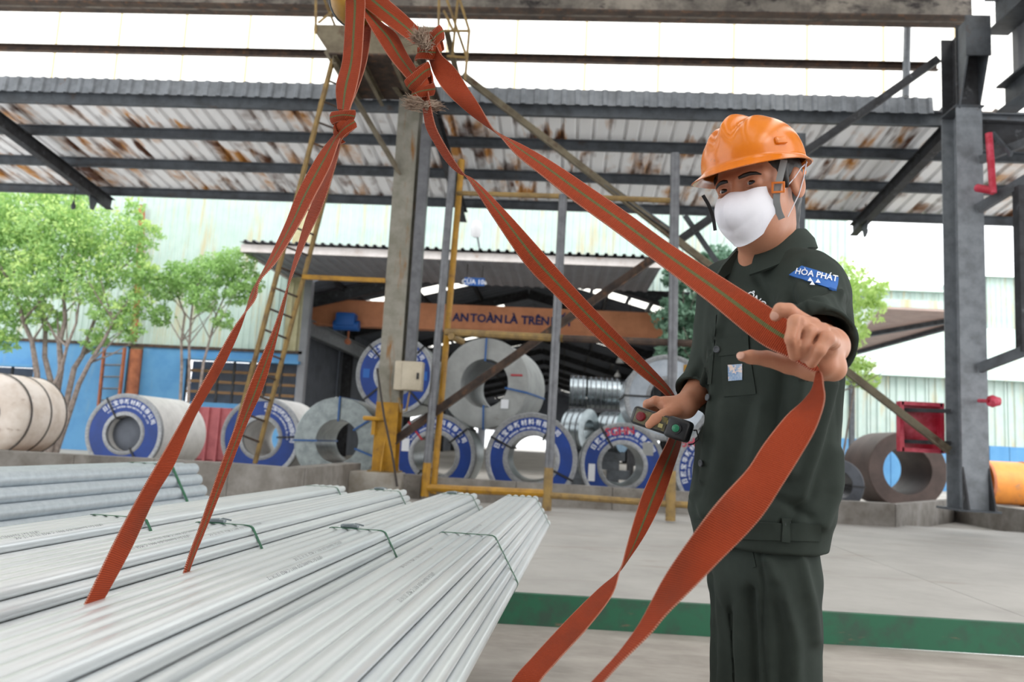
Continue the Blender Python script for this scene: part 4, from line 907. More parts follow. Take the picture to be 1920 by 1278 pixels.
# ------------------------------------------------------------------ orange webbing slings
def web_mat(name, stripe):
    m = base_mat(name, 'b0461f', .8); b = m.node_tree.nodes['Principled BSDF']; b.inputs['Specular IOR Level'].default_value = .2
    uv = N(m, 'ShaderNodeUVMap'); sp = N(m, 'ShaderNodeSeparateXYZ'); L(m, uv.outputs[0], sp.inputs[0])
    def math_(op, a, b_=None, c_=None):
        n = N(m, 'ShaderNodeMath', operation=op)
        for i, x in enumerate((a, b_, c_)):
            if x is None: continue
            if isinstance(x, (int, float)): n.inputs[i].default_value = x
            else: L(m, x, n.inputs[i])
        return n.outputs[0]
    su = math_('SINE', math_('MULTIPLY', sp.outputs[0], 2 * PI / .0031)); sv = math_('SINE', math_('MULTIPLY', sp.outputs[1], 2 * PI * 15))
    weave = math_('ADD', math_('MULTIPLY', su, .5), math_('MULTIPLY', math_('MULTIPLY', sv, su), .35))
    tc = N(m, 'ShaderNodeTexCoord'); nz = N(m, 'ShaderNodeTexNoise', Scale=9.0, Detail=5.0); L(m, tc.outputs['Object'], nz.inputs['Vector'])
    def mix(f, a, c):
        x = N(m, 'ShaderNodeMix', data_type='RGBA')
        L(m, f, x.inputs[0])
        if isinstance(a, str): x.inputs[6].default_value = lin(a)
        else: L(m, a, x.inputs[6])
        x.inputs[7].default_value = lin(c); return x.outputs[2]
    def rng_(x, a, b_, c_=0, d_=1):
        r = N(m, 'ShaderNodeMapRange'); L(m, x, r.inputs[0])
        for i, v in enumerate((a, b_, c_, d_)): r.inputs[i + 1].default_value = v
        return r.outputs[0]
    col = mix(rng_(weave, -.6, .6), '85301a', 'ad4620')
    col = mix(rng_(nz.outputs[0], .52, .75, 0, .55), col, '6e3524')
    if stripe:
        sd = math_('ABSOLUTE', math_('SUBTRACT', sp.outputs[1], .5)); col = mix(math_('MULTIPLY', rng_(sd, .062, .052), rng_(weave, -.9, .5, .75, 1)), col, '5f6a43')
    ed_ = math_('ABSOLUTE', math_('SUBTRACT', sp.outputs[1], .5)); col = mix(math_('MULTIPLY', rng_(ed_, .462, .488), rng_(su, -.5, .6, .1, .75)), col, 'd7a58e')
    L(m, col, b.inputs['Base Color'])
    bp = N(m, 'ShaderNodeBump', Strength=.9, Distance=.0016); L(m, weave, bp.inputs['Height']); L(m, bp.outputs[0], b.inputs['Normal'])
    return m
M['web_f'] = web_mat('orange_webbing_striped', True); M['web_b'] = web_mat('orange_webbing_plain', False)
M['fray'] = mat('frayed_fibre', 'b5a18f', '8d7868', 60, .4, .6, .95)
WW = .052
def catmull(P, n):
    out = []; P = [2 * P[0] - P[1]] + list(P) + [2 * P[-1] - P[-2]]
    for i in range(1, len(P) - 2):
        a, b, c, d = P[i - 1], P[i], P[i + 1], P[i + 2]
        for k in range(n):
            t = k / n; out.append(.5 * ((2 * b) + (c - a) * t + (2 * a - 5 * b + 4 * c - d) * t * t + (3 * b - a - 3 * c + d) * t ** 3))
    out.append(P[-2]); return out
def ribbon_edges(E1, E2, th=.0032, n=8, na=7, cup=.0):
    A = catmull(E1, n); B_ = catmull(E2, n); m = MB(); m.uv = []; K = len(A); cen = [(a + b) / 2 for a, b in zip(A, B_)]; L_ = 0; rows = []
    for i in range(K):
        t = (cen[min(i + 1, K - 1)] - cen[max(i - 1, 0)]).normalized(); w_ = B_[i] - A[i]; nn = t.cross(w_).normalized()
        if i: L_ += (cen[i] - cen[i - 1]).length
        rows.append((A[i], w_, nn, L_))
    for side in (1, -1):
        o = len(m.v); vs = []; fs = []
        for a, w_, nn, l in rows:
            for j in range(na):
                f = j / (na - 1); q = th / 2 * (1 if 0 < j < na - 1 else .55); vs.append(a + w_ * f + nn * (side * q + cup * (4 * f * (1 - f) - .5))); m.uv.append((l, f))
        for i in range(K - 1):
            for j in range(na - 1):
                q = (i * na + j, i * na + j + 1, (i + 1) * na + j + 1, (i + 1) * na + j); fs.append(q if side < 0 else q[::-1])
        m.add(vs, fs, True, 0 if side > 0 else 1)
    h = K * na; fs = []
    for i in range(K - 1):
        for j in (0, na - 1):
            q = (i * na + j, (i + 1) * na + j, h + (i + 1) * na + j, h + i * na + j); fs.append(q if j else q[::-1])
    for i in (0, K - 1):
        for j in range(na - 1): fs.append((i * na + j, i * na + j + 1, h + i * na + j + 1, h + i * na + j))
    for f in fs: m.f.append(f); m.sm.append(False); m.mi.append(1)
    return m
def ribbon_px(st, sgn=1, **kw):
    E1 = []; E2 = []
    for s_ in st:
        x1, y1, x2, y2, d = s_[:5]; sg = s_[5] if len(s_) > 5 else sgn
        pr_ = math.hypot(x2 - x1, y2 - y1) * d / FPX; dd = math.sqrt(max(0, WW ** 2 - pr_ ** 2)) * sg
        dd = max(-.9 * WW, min(.9 * WW, dd)); E1.append(at_d(x1, y1, d - dd / 2)); E2.append(at_d(x2, y2, d + dd / 2))
    return ribbon_edges(E1, E2, **kw)
def knot(c, ax, R, turns, wd, name, par, tilt=.5, seed=0, mats=None):
    ax = Vector(ax).normalized(); u = Vector((0, 1, 0)); x = u.cross(ax).normalized(); y = ax.cross(x); E1 = []; E2 = []; n = int(14 * turns)
    for i in range(n + 1):
        a = 2 * PI * turns * i / n + seed; rr = R * (1 + .12 * math.sin(2.3 * a + seed)); q = c + x * math.cos(a) * rr * 1.08 + y * math.sin(a) * rr * .82 + ax * (tilt * R * math.sin(a + .7) + (i / n - .5) * R * .9)
        wv = (ax + x * .35 * math.sin(a * 1.3 + seed)).normalized() * wd / 2; E1.append(q - wv); E2.append(q + wv)
    m = ribbon_edges(E1, E2, .004, 3, 5, cup=.003); return obj(name, m, mats or [M['web_f'], M['web_b']], par)
def knot_core(c, ax, a, b, par):
    m = MB(); m.lathe([(b * math.sin(t_), a * max(.02, math.cos(t_))) for t_ in [(-.5 + i / 10) * PI for i in range(11)]], c, ax, 18, closed=False); m.uv = [(v.x * .5 + v.z, .25 + .01 * math.sin(60 * v.z)) for v in m.v]; return obj('knot_core', m, M['web_b'], par)
def tuft(c, dirs, length, par, n=160, seed=1, spread=.35, thick=.0007):
    rng = random.Random(seed); m = MB()
    for i in range(n):
        d = Vector(dirs[i % len(dirs)]); d = (d + Vector((rng.gauss(0, spread), rng.gauss(0, spread), rng.gauss(0, spread)))).normalized()
        s_ = c + Vector((rng.gauss(0, .007), rng.gauss(0, .006), rng.gauss(0, .005))); l = length * rng.uniform(.4, 1.1); e = Vector((rng.gauss(0, .3), rng.gauss(0, .3), rng.gauss(0, .3)))
        m.tube([s_, s_ + d * l * .5, s_ + (d + e * .5).normalized() * l], [thick * 1.3, thick, thick * .6], 3, False)
    return obj('frayed_end', m, M['fray'], par, kind='stuff')
FB = [M['web_f'], M['web_b']]
HD = 1.85
# crane hook with its block
hk = thing('crane_hook', 'yellow and black crane hook holding the orange slings at the top', 'hook', at_d(665, 0, HD))
hc = at_d(680, -8, HD + .014)
def arc_px(c, r, a0, a1, n, sq=1.0): return [c + RGT * (r * math.cos(a0 + (a1 - a0) * i / n)) + UPC * (r * sq * math.sin(a0 + (a1 - a0) * i / n)) for i in range(n + 1)]
m = MB(); m.tube(arc_px(hc, .048, 2.3, 5.9, 18), [.018 + .013 * math.sin(PI * i / 18) for i in range(19)], 14); obj('hook', m, M['yellow'], hk)
m = MB(); m.tube(arc_px(hc + FWD * .004, .072, 2.2, 4.9, 16), [.006 + .004 * math.sin(PI * i / 16) for i in range(17)], 8); obj('rim', m, M['black'], hk, 'black rim of the hook')
m = MB(); m.tube([hc + UPC * .05 - RGT * .02, hc + UPC * .16], [.02, .026], 12); obj('shank', m, M['steel'], hk)
m = MB(); m.rbox(hc + UPC * .26, (.13, .12, .2), .02); obj('hook_block', m, M['yellow'], hk)
m = MB(); [m.tube([hc + UPC * .34 + RGT * s_, hc + UPC * 2.6 + RGT * s_], .006, 6) for s_ in (-.03, .03)]; obj('wire_rope', m, M['steel'], hk)
# left sling: doubled webbing, a knot and two legs going under the pipes
s1 = thing('lifting_sling', 'orange sling hanging straight from the hook, its two legs going under the pipes', 'sling', at_d(640, 240, 1.66))
obj('webbing', ribbon_px([(646, -12, 682, -14, 1.83), (648, 8, 685, 5, 1.82), (647, 47, 683, 40, 1.80), (642, 113, 678, 113, 1.75), (630, 162, 668, 166, 1.70), (633, 205, 655, 208, 1.66)], -1), FB, s1)
obj('webbing', ribbon_px([(700, -10, 672, -12, 1.90), (699, 20, 670, 10, 1.88), (696, 56, 668, 56, 1.85), (688, 113, 662, 113, 1.79), (672, 164, 648, 164, 1.73), (656, 203, 640, 203, 1.67)], 1), FB, s1)
kc = at_d(645, 232, 1.64); knot_core(kc, (.1, 0, 1), .017, .03, s1)
knot(at_d(643, 220, 1.64), (.12, 0, 1), .0195, 1.2, .026, 'knot', s1, .2, 1.0); knot(at_d(647, 242, 1.64), (-.45, .1, 1), .022, 1.3, .026, 'knot', s1, .5, 2.2)
obj('leg_webbing', ribbon_px([(640, 238, 652, 242, 1.65, -1), (627, 252, 637, 262, 1.64, -1), (597, 290, 619, 312, 1.60, -1), (560, 357, 591, 366, 1.56, -1), (533, 424, 563, 418, 1.52, -1), (500, 494, 520, 488, 1.48, -1), (483, 526, 487, 527, 1.46, -1), (470, 552, 478, 562, 1.455, -1), (450, 620, 421, 655, 1.42, -1) if False else (452, 612, 440, 612, 1.43, -1), (417, 690, 390, 700, 1.39, -1), (366, 780, 337, 795, 1.345, -1), (328, 868, 294, 870, 1.30, -1), (292, 929, 258, 933, 1.27, -1), (247, 1026, 216, 1012, 1.23, -1), (203, 1108, 170, 1108, 1.19, -1), (182, 1146, 150, 1152, 1.172, -1), (176, 1185, 146, 1190, 1.168, -1)]), FB, s1)
obj('leg_webbing', ribbon_px([(652, 244, 642, 244, 1.66, 1), (640, 264, 630, 262, 1.66, 1), (630, 307, 615, 320, 1.66, 1), (604, 388, 581, 390, 1.64, 1), (575, 449, 560, 455, 1.62, 1), (545, 525, 541, 528, 1.60, 1), (534, 552, 537, 556, 1.595, 1), (512, 618, 522, 622, 1.58, 1), (469, 719, 496, 719, 1.56, 1), (443, 794, 463, 794, 1.54, 1), (411, 880, 430, 880, 1.52, 1), (375, 984, 386, 991, 1.50, 1), (357, 1032, 362, 1050, 1.48, 1), (339, 1089, 351, 1086, 1.465, 1), (334, 1112, 347, 1112, 1.46, 1)]), FB, s1)
# middle sling: runs behind the remote control and out of the frame
s2 = thing('lifting_sling', 'orange sling with a frayed knot passing behind the remote control hand', 'sling', at_d(790, 160, 1.7))
obj('webbing', ribbon_px([(664, -8, 700, -8, 1.86), (673, 14, 697, 22, 1.84), (690, 44, 716, 42, 1.81), (710, 77, 743, 63, 1.79), (734, 113, 762, 98, 1.76), (767, 152, 783, 132, 1.73)], 1), FB, s2)
kc = at_d(789, 160, 1.70); knot_core(kc, (-.3, 0, 1), .019, .033, s2)
knot(at_d(787, 148, 1.70), (-.5, 0, 1), .023, 1.15, .034, 'knot', s2, .35, .4); knot(at_d(795, 170, 1.70), (.1, 0, 1), .020, 1.2, .03, 'knot', s2, .5, 2.0)
tuft(at_d(788, 196, 1.68), (Vector((-1, -.1, .25)), Vector((-1, 0, .1)), Vector((-.8, -.4, -.1))), .030, s2, 260, 4, .16)
tuft(at_d(804, 199, 1.68), (Vector((1, -.1, .1)), Vector((1, .1, -.05))), .024, s2, 180, 6, .16)
obj('lower_webbing', ribbon_px([(803, 172, 790, 178, 1.70, 1), (809, 205, 794, 211, 1.69, 1), (817, 237, 799, 239, 1.69, 1), (829, 262, 813, 266, 1.69, 1), (851, 299, 837, 303, 1.69, 1), (864, 318, 861, 325, 1.69, 1), (884, 345, 890, 338, 1.695, 1), (921, 402, 950, 398, 1.70, 1), (985, 496, 1018, 473, 1.71, 1), (1043, 556, 1076, 538, 1.72, 1), (1118, 632, 1140, 606, 1.735, 1), (1190, 694, 1207, 674, 1.75, 1), (1247, 740, 1260, 733, 1.80, 1), (1264, 768, 1274, 772, 1.83, 1), (1262, 800, 1278, 805, 1.82, 1), (1253, 824, 1277, 832, 1.80, 1), (1229, 872, 1262, 880, 1.72, 1), (1203, 930, 1242, 938, 1.62, 1), (1181, 1002, 1212, 998, 1.52, 1), (1168, 1052, 1180, 1046, 1.45, 1), (1162, 1070, 1158, 1074, 1.43, 1), (1147, 1116, 1122, 1104, 1.38, 1), (1103, 1175, 1065, 1160, 1.31, 1), (1043, 1241, 1000, 1230, 1.24, 1), (1005, 1290, 955, 1285, 1.20, 1), (960, 1400, 905, 1395, 1.16, 1), (900, 1700, 840, 1700, 1.1, 1), (880, 2150, 820, 2150, 1.08, 1)]), FB, s2)
# right sling: held up by the worker's hand and folded back down
s3 = thing('lifting_sling', 'orange sling with a frayed knot folded over the hand held out to the camera', 'sling', at_d(805, 90, 1.75))
obj('webbing', ribbon_px([(640, -24, 702, -28, 1.86), (666, 0, 729, 0, 1.84), (712, 36, 760, 27, 1.80), (776, 83, 793, 60, 1.76)], 1), FB, s3)
kc = at_d(808, 86, 1.73); knot_core(kc, (-.6, 0, 1), .021, .033, s3)
knot(at_d(812, 80, 1.73), (-.7, 0, 1), .025, 1.2, .034, 'knot', s3, .3, .8); knot(at_d(806, 96, 1.725), (.3, -.1, 1), .022, 1.2, .03, 'knot', s3, .35, 2.9)
tuft(at_d(793, 74, 1.70), (Vector((-.8, -.3, .6)), Vector((-.9, -.3, -.1)), Vector((-.3, -.4, .9))), .026, s3, 260, 8, .28)
tuft(at_d(798, 86, 1.695), (Vector((-.5, -.5, .4)), Vector((.6, -.5, .3)), Vector((0, -.6, -.2))), .016, s3, 160, 9, .35)
obj('lower_webbing', ribbon_px([(820, 88, 802, 96, 1.73, 1), (828, 103, 806, 116, 1.71, 1), (854, 128, 815, 142, 1.68, 1), (877, 164, 830, 166, 1.65, 1), (899, 197, 858, 195, 1.62, 1), (922, 238, 900, 228, 1.595, 1), (940, 258, 943, 254, 1.58, 1), (968, 290, 984, 274, 1.56, 1), (1012, 326, 1036, 304, 1.52, 1), (1080, 380, 1108, 352, 1.47, 1), (1145, 427, 1180, 402, 1.42, 1), (1225, 487, 1256, 457, 1.35, 1), (1325, 563, 1362, 525, 1.27, 1), (1420, 640, 1457, 584, 1.195, 1), (1482, 672, 1512, 628, 1.165, 1), (1522, 695, 1536, 668, 1.16, 1), (1539, 697, 1530, 700, 1.15, 1), (1544, 722, 1522, 730, 1.135, 1), (1546, 752, 1503, 754, 1.115, 1), (1530, 803, 1473, 781, 1.08, 1), (1500, 857, 1432, 832, 1.05, 1), (1470, 905, 1402, 878, 1.03, 1), (1433, 962, 1358, 926, 1.01, 1), (1394, 1007, 1322, 970, 1.0, 1), (1346, 1055, 1281, 1027, .99, 1), (1304, 1098, 1243, 1086, .985, 1), (1250, 1151, 1210, 1150, .98, 1), (1219, 1188, 1190, 1183, .98, 1), (1168, 1238, 1156, 1228, .98, 1), (1130, 1280, 1112, 1276, .98, 1), (1070, 1350, 1050, 1345, .985, 1), (960, 1600, 925, 1600, 1.0, 1), (900, 2300, 860, 2300, 1.02, 1)]), FB, s3)
# ------------------------------------------------------------------ the worker
class Field:
    """signed distance samples on a grid; shapes are blended in, then meshed with surface nets"""
    def __init__(s, lo, hi, h):
        s.lo = np.array(lo, float); s.h = h; s.n = np.ceil((np.array(hi) - s.lo) / h).astype(int) + 1
        s.ax = [(s.lo[i] + h * np.arange(s.n[i])).astype(np.float32) for i in range(3)]; s.F = np.full(s.n, .05, np.float32)
    def block(s, lo, hi):
        a = [int(max(0, math.floor((lo[i] - s.lo[i]) / s.h))) for i in range(3)]; b = [int(min(s.n[i], math.ceil((hi[i] - s.lo[i]) / s.h) + 1)) for i in range(3)]
        if any(b[i] <= a[i] for i in range(3)): return None
        sl = tuple(slice(a[i], b[i]) for i in range(3)); x, y, z = np.meshgrid(*[s.ax[i][sl[i]] for i in range(3)], indexing='ij', sparse=True); return sl, x, y, z
    def put(s, sl, d, k, op='u'):
        F = s.F[sl]
        if op == 'u':
            h = np.clip(k - np.abs(F - d), 0, None) / k if k > 0 else 0; s.F[sl] = np.minimum(F, d) - h * h * k * .25
        else:
            d = -d; h = np.clip(k - np.abs(F - d), 0, None) / k if k > 0 else 0; s.F[sl] = np.maximum(F, d) + h * h * k * .25
    def cone(s, a, b, ra, rb, k=.01, op='u', sq=None):
        a = Vector(a); b = Vector(b); r = max(ra, rb) + .03; q = s.block([min(a[i], b[i]) - r for i in range(3)], [max(a[i], b[i]) + r for i in range(3)])
        if not q: return
        sl, x, y, z = q; ab = b - a; L2 = max(ab.length_squared, 1e-12)
        t = np.clip(((x - a.x) * ab.x + (y - a.y) * ab.y + (z - a.z) * ab.z) / L2, 0, 1)
        d = np.sqrt((x - a.x - t * ab.x) ** 2 + (y - a.y - t * ab.y) ** 2 + (z - a.z - t * ab.z) ** 2) - (ra + (rb - ra) * t); s.put(sl, d, k, op)
    def chain(s, pts, rs, k=.008):
        for i in range(len(pts) - 1): s.cone(pts[i], pts[i + 1], rs[i], rs[i + 1], k if i == 0 else .004)
    def ell(s, c, r, R=None, k=.01, op='u'):
        R = R or Matrix.Identity(3); c = Vector(c); m = max(r) + .03; q = s.block([c[i] - m for i in range(3)], [c[i] + m for i in range(3)])
        if not q: return
        sl, x, y, z = q; x = x - c.x; y = y - c.y; z = z - c.z; l = [R[0][j] * x + R[1][j] * y + R[2][j] * z for j in range(3)]
        k0 = np.sqrt(sum((l[j] / r[j]) ** 2 for j in range(3))); k1 = np.sqrt(sum((l[j] / r[j] ** 2) ** 2 for j in range(3))) + 1e-9; s.put(sl, k0 * (k0 - 1) / k1, k, op)
    def loft(s, secs, ex, ey, k=.02, p=2.3):
        """secs: (z, cx, cy, a, b) super-ellipse sections, a along ex and b along ey"""
        secs = sorted(secs); Z = [q[0] for q in secs]; q = s.block((s.lo[0], s.lo[1], Z[0] - .03), (s.ax[0][-1], s.ax[1][-1], Z[-1] + .03)); sl, x, y, z = q
        g = [np.interp(z, Z, [q_[i] for q_ in secs]).astype(np.float32) for i in range(1, 5)]; x = x - g[0]; y = y - g[1]
        u = np.abs(x * ex.x + y * ex.y) / g[2]; v = np.abs(x * ey.x + y * ey.y) / g[3]; n = (u ** p + v ** p) ** (1 / p)
        d = (n - 1) * np.minimum(g[2], g[3]); d = np.maximum(d, np.maximum(Z[0] - z, z - Z[-1])); s.put(sl, d, k)
    def cut(s, pt, nrm):
        """throw away what lies on the side the normal points to"""
        nrm = Vector(nrm).normalized(); x, y, z = np.meshgrid(*s.ax, indexing='ij', sparse=True); np.maximum(s.F, (x - pt[0]) * nrm.x + (y - pt[1]) * nrm.y + (z - pt[2]) * nrm.z, out=s.F)
    def mesh(s, name, mats, org, disp=None, smooth=2):
        F = s.F; ins = F < 0; n = s.n
        cs = np.zeros(tuple(n - 1), np.int8)
        for i in (0, 1):
            for j in (0, 1):
                for k in (0, 1): cs += ins[i:n[0] - 1 + i, j:n[1] - 1 + j, k:n[2] - 1 + k]
        act = np.argwhere((cs > 0) & (cs < 8)); idx = np.full(tuple(n - 1), -1, np.int32); idx[tuple(act.T)] = np.arange(len(act))
        off = np.array([(i, j, k) for i in (0, 1) for j in (0, 1) for k in (0, 1)]); val = np.stack([F[tuple((act + o).T)] for o in off], 1)
        P = np.zeros((len(act), 3)); C = np.zeros(len(act))
        for a in range(8):
            for b in range(a + 1, 8):
                if abs(off[a] - off[b]).sum() != 1: continue
                va, vb = val[:, a], val[:, b]; m = (va < 0) != (vb < 0); t = np.where(m, va / np.where(m, va - vb, 1), 0)
                P += np.where(m[:, None], off[a] + t[:, None] * (off[b] - off[a]), 0); C += m
        V = s.lo + (act + P / C[:, None]) * s.h; Q = []
        for ax in range(3):
            sl0 = [slice(1, n[i] - 1) for i in range(3)]; sl0[ax] = slice(0, n[ax] - 1); sl1 = list(sl0); sl1[ax] = slice(1, n[ax])
            A = ins[tuple(sl0)]; B_ = ins[tuple(sl1)]; e = np.argwhere(A != B_); base = e + 1; base[:, ax] -= 1; u = (ax + 1) % 3; v = (ax + 2) % 3
            def at(du, dv):
                c = base.copy(); c[:, u] -= du; c[:, v] -= dv; return idx[tuple(c.T)]
            q = np.stack([at(1, 1), at(0, 1), at(0, 0), at(1, 0)], 1); fl = ~A[tuple(e.T)]; q[fl] = q[fl][:, ::-1]; Q.append(q)
        Q = np.concatenate(Q); Q = Q[(Q >= 0).all(1)]
        def lap(V, it, f=.5):
            E = np.concatenate([Q[:, [0, 1]], Q[:, [1, 2]], Q[:, [2, 3]], Q[:, [3, 0]]])
            for _ in range(it):
                S = np.zeros_like(V); N_ = np.zeros(len(V)); np.add.at(S, E[:, 0], V[E[:, 1]]); np.add.at(N_, E[:, 0], 1); V = V + f * (S / np.maximum(N_, 1)[:, None] - V)
            return V
        V = lap(V, smooth)
        if disp is not None:
            nr = np.zeros_like(V); fn = np.cross(V[Q[:, 2]] - V[Q[:, 0]], V[Q[:, 3]] - V[Q[:, 1]])
            for j in range(4): np.add.at(nr, Q[:, j], fn)
            nr /= np.linalg.norm(nr, axis=1)[:, None] + 1e-12; V = V + nr * disp(V, nr)[:, None]; V = lap(V, 1, .4)
        me = bpy.data.meshes.new(name); me.vertices.add(len(V)); me.vertices.foreach_set('co', (V - np.array(org)).astype(np.float32).ravel())
        me.loops.add(len(Q) * 4); me.loops.foreach_set('vertex_index', Q.astype(np.int32).ravel()); me.polygons.add(len(Q)); me.polygons.foreach_set('loop_start', np.arange(0, len(Q) * 4, 4, dtype=np.int32))
        me.update(calc_edges=True); me.validate(); me.polygons.foreach_set('use_smooth', np.ones(len(me.polygons), bool))
        for m in (mats if isinstance(mats, list) else [mats]): me.materials.append(m)
        me.update(); s.V = V; return me
def px_arr(V):
    d = V - np.array(EYE); z = d @ np.array(FWD); return 960 + FPX * (d @ np.array(RGT)) / z, 639 - FPX * (d @ np.array(UPC)) / z, z
def vnoise(V, sc, seed):
    """smooth pseudo noise from summed waves"""
    rng = np.random.default_rng(seed); o = np.zeros(len(V))
    for i in range(7):
        d = rng.normal(size=3); d /= np.linalg.norm(d); o += np.sin(V @ d * sc * rng.uniform(.6, 1.5) + rng.uniform(0, 6) + 1.3 * np.sin(V @ rng.normal(size=3) * sc * .4))
    return o / 7
def bvh_of(me, org):
    vs = [v.co + Vector(org) for v in me.vertices]; return BVHTree.FromPolygons(vs, [tuple(p.vertices) for p in me.polygons])
def skin_mat():
    m = mat('skin', 'bd876b', 'b0775c', 14, .35, .7, .48, col3='c08a72', scale3=30, lo3=.55, hi3=.75, bump=.12, bscale=160, spec=.35)
    b = m.node_tree.nodes['Principled BSDF']; b.inputs['Subsurface Weight'].default_value = .12; b.inputs['Subsurface Radius'].default_value = (.9, .35, .2); b.inputs['Subsurface Scale'].default_value = .01; return m
M['skin'] = skin_mat()
M['hair'] = mat('black_hair', '14110f', '221c19', 90, .4, .6, .5, bump=.5, bscale=120, stretch=(1, 1, .2))
M['cloth'] = mat('dark_green_twill', '363d38', '2b312d', 5, .35, .7, .85, bump=.25, bscale=420, spec=.15)
M['cloth_in'] = base_mat('dark_lining', '161c18', .9)
M['helmet'] = mat('glossy_orange_shell', 'e07d1c', 'd06e14', 6, .4, .65, .22, col3='8a5a2c', scale3=14, lo3=.66, hi3=.74)
M['mask'] = mat('white_cotton', 'e9e8ee', 'dcdbe3', 8, .4, .65, .85, bump=.1, bscale=150)
M['grey_web'] = base_mat('grey_webbing', '8f9292', .7); M['buckle'] = base_mat('orange_plastic', 'd9762a', .4)
M['eye_white'] = base_mat('eye_white', 'c8c0ba', .25); M['iris'] = base_mat('dark_iris', '1d120d', .12); M['nail'] = base_mat('finger_nail', 'c99a86', .3)
M['patch'] = base_mat('blue_patch', '2b63ae', .8); M['plastic'] = mat('black_remote_plastic', '0e0f12', '15161a', 20, .4, .6, .4)
WK = Vector((.42, 1.66, 0))
wk = thing('person', 'person in dark green uniform, orange helmet and white mask holding out an orange sling', 'person', WK)
# head frame: columns = his left, forward, up
psi = math.radians(30); vv = Vector((.224, .975, 0)).normalized(); rr_ = Vector((vv.y, -vv.x, 0))
hf = (-vv * math.cos(psi) - rr_ * math.sin(psi)); hl = hf.cross(Vector((0, 0, 1))) * -1
RH = Matrix((hl, hf, Vector((0, 0, 1)))).transposed()
RH = RH @ Matrix.Rotation(math.radians(-11), 3, 'X') @ Matrix.Rotation(math.radians(-5), 3, 'Y')
HO = at_d(1380, 349, 1.585) - RH @ Vector((0, .086, 0))
def H(x, y, z): return HO + RH @ Vector((x, y, z))
TF = Vector((-.85, -.53, 0)).normalized(); TL = Vector((.53, -.85, 0)).normalized()
D = at_d
body = Field((.1, 1.02, .99), (.72, 1.96, 1.73), .0022)
# head
body.ell(H(0, -.012, .032), (.073, .093, .082), RH, .01)
body.ell(H(0, .028, -.03), (.063, .06, .093), RH, .03)
body.ell(H(0, .04, -.082), (.048, .045, .04), RH, .03)
for s_ in (-1, 1):
    body.ell(H(s_ * .044, .05, -.028), (.024, .026, .02), RH, .02)
    body.cone(H(s_ * .048, .066, .014), H(s_ * .012, .084, .014), .008, .009, .014)
body.cone(H(0, .084, .004), H(0, .106, -.034), .008, .012, .012)
for s_ in (-1, 1):
    body.ell(H(s_ * .031, .1, -.002), (.021, .022, .013), RH, .012, 's')
    body.ell(H(s_ * .031, .0745, -.001), (.017, .0145, .0135), RH, .004)
    body.ell(H(s_ * .031, .092, -.0015), (.0145, .012, .0042), RH, .0025, 's')
    RE = RH @ Matrix.Rotation(s_ * .35, 3, 'Z')
    body.ell(H(s_ * .079, -.012, -.008), (.0085, .019, .032), RE, .006); body.ell(H(s_ * .0885, -.008, -.005), (.0065, .0115, .021), RE, .004, 's')
NB = D(1446, 492, 1.70)
body.cone(H(0, -.022, -.06), NB, .054, .06, .03); body.cone(H(0, .02, -.09), D(1420, 490, 1.665), .03, .035, .03)
# shoulders, trunk inside the jacket
SL = D(1515, 535, 1.60); SR = D(1362, 540, 1.80); ELB = D(1530, 638, 1.41); ERB = D(1326, 712, 1.82)
body.cone(NB, D(1440, 640, 1.69), .06, .085, .03); body.cone(D(1440, 640, 1.69), D(1432, 940, 1.69), .085, .09, .03); body.cone(NB, SL, .05, .045, .03); body.cone(NB, SR, .05, .045, .03)
body.cone(SL, ELB, .036, .036, .02); body.cone(SR, ERB, .044, .036, .02)
WL = D(1556, 648, 1.235); WR = D(1284, 761, 1.745)
body.cone(ELB, WL, .039, .0245, .015); body.cone(ERB, WR, .036, .0245, .012)
# left hand: palm, four fingers closed over the strap, thumb stretched behind it
body.cone(WL, D(1530, 628, 1.165), .0245, .0175, .012); body.cone(WL, D(1549, 648, 1.16), .0245, .017, .012); body.cone(WL, D(1544, 682, 1.178), .023, .020, .012)
body.cone(D(1530, 628, 1.155), D(1508, 610, 1.15), .0185, .013, .01)
body.cone(D(1562, 690, 1.195), D(1518, 690, 1.205), .02, .0165, .014)
body.chain([D(1512, 607, 1.152), D(1479, 582, 1.138), D(1463, 580, 1.138), D(1454, 592, 1.142)], [.0115, .0102, .0092, .0082])
body.chain([D(1524, 609, 1.145), D(1492, 604, 1.110), D(1485, 634, 1.104), D(1490, 666, 1.122)], [.0115, .0108, .0098, .0084], .0015)
body.chain([D(1543, 618, 1.142), D(1517, 620, 1.112), D(1509, 646, 1.112), D(1509, 671, 1.126)], [.0105, .0096, .0086, .0076], .0015)
body.chain([D(1563, 642, 1.145), D(1551, 634, 1.106), D(1536, 656, 1.100), D(1522, 680, 1.116)], [.0105, .0102, .0090, .0078], .0015)
body.cone(D(1508, 606, 1.130), D(1532, 620, 1.130), .0115, .0112, .004); body.cone(D(1532, 620, 1.130), D(1557, 639, 1.129), .0112, .0105, .004); body.cone(D(1526, 618, 1.128), D(1545, 640, 1.125), .012, .012, .006)
for a_, b_ in (((1506, 598, 1.102), (1498, 638, 1.094)), ((1498, 638, 1.094), (1500, 676, 1.110)), ((1532, 616, 1.102), (1523, 640, 1.096)), ((1523, 640, 1.096), (1513, 672, 1.108)), ((1484, 588, 1.12), (1512, 595, 1.128)), ((1548, 668, 1.118), (1560, 655, 1.122))): body.cone(D(*a_), D(*b_), .0042, .0042, .002, 's')
body.chain([D(1527, 693, 1.205), D(1478, 684, 1.215), D(1438, 672, 1.215), D(1408, 669, 1.210), D(1391, 668, 1.205)], [.0175, .0135, .0118, .0105, .0075])
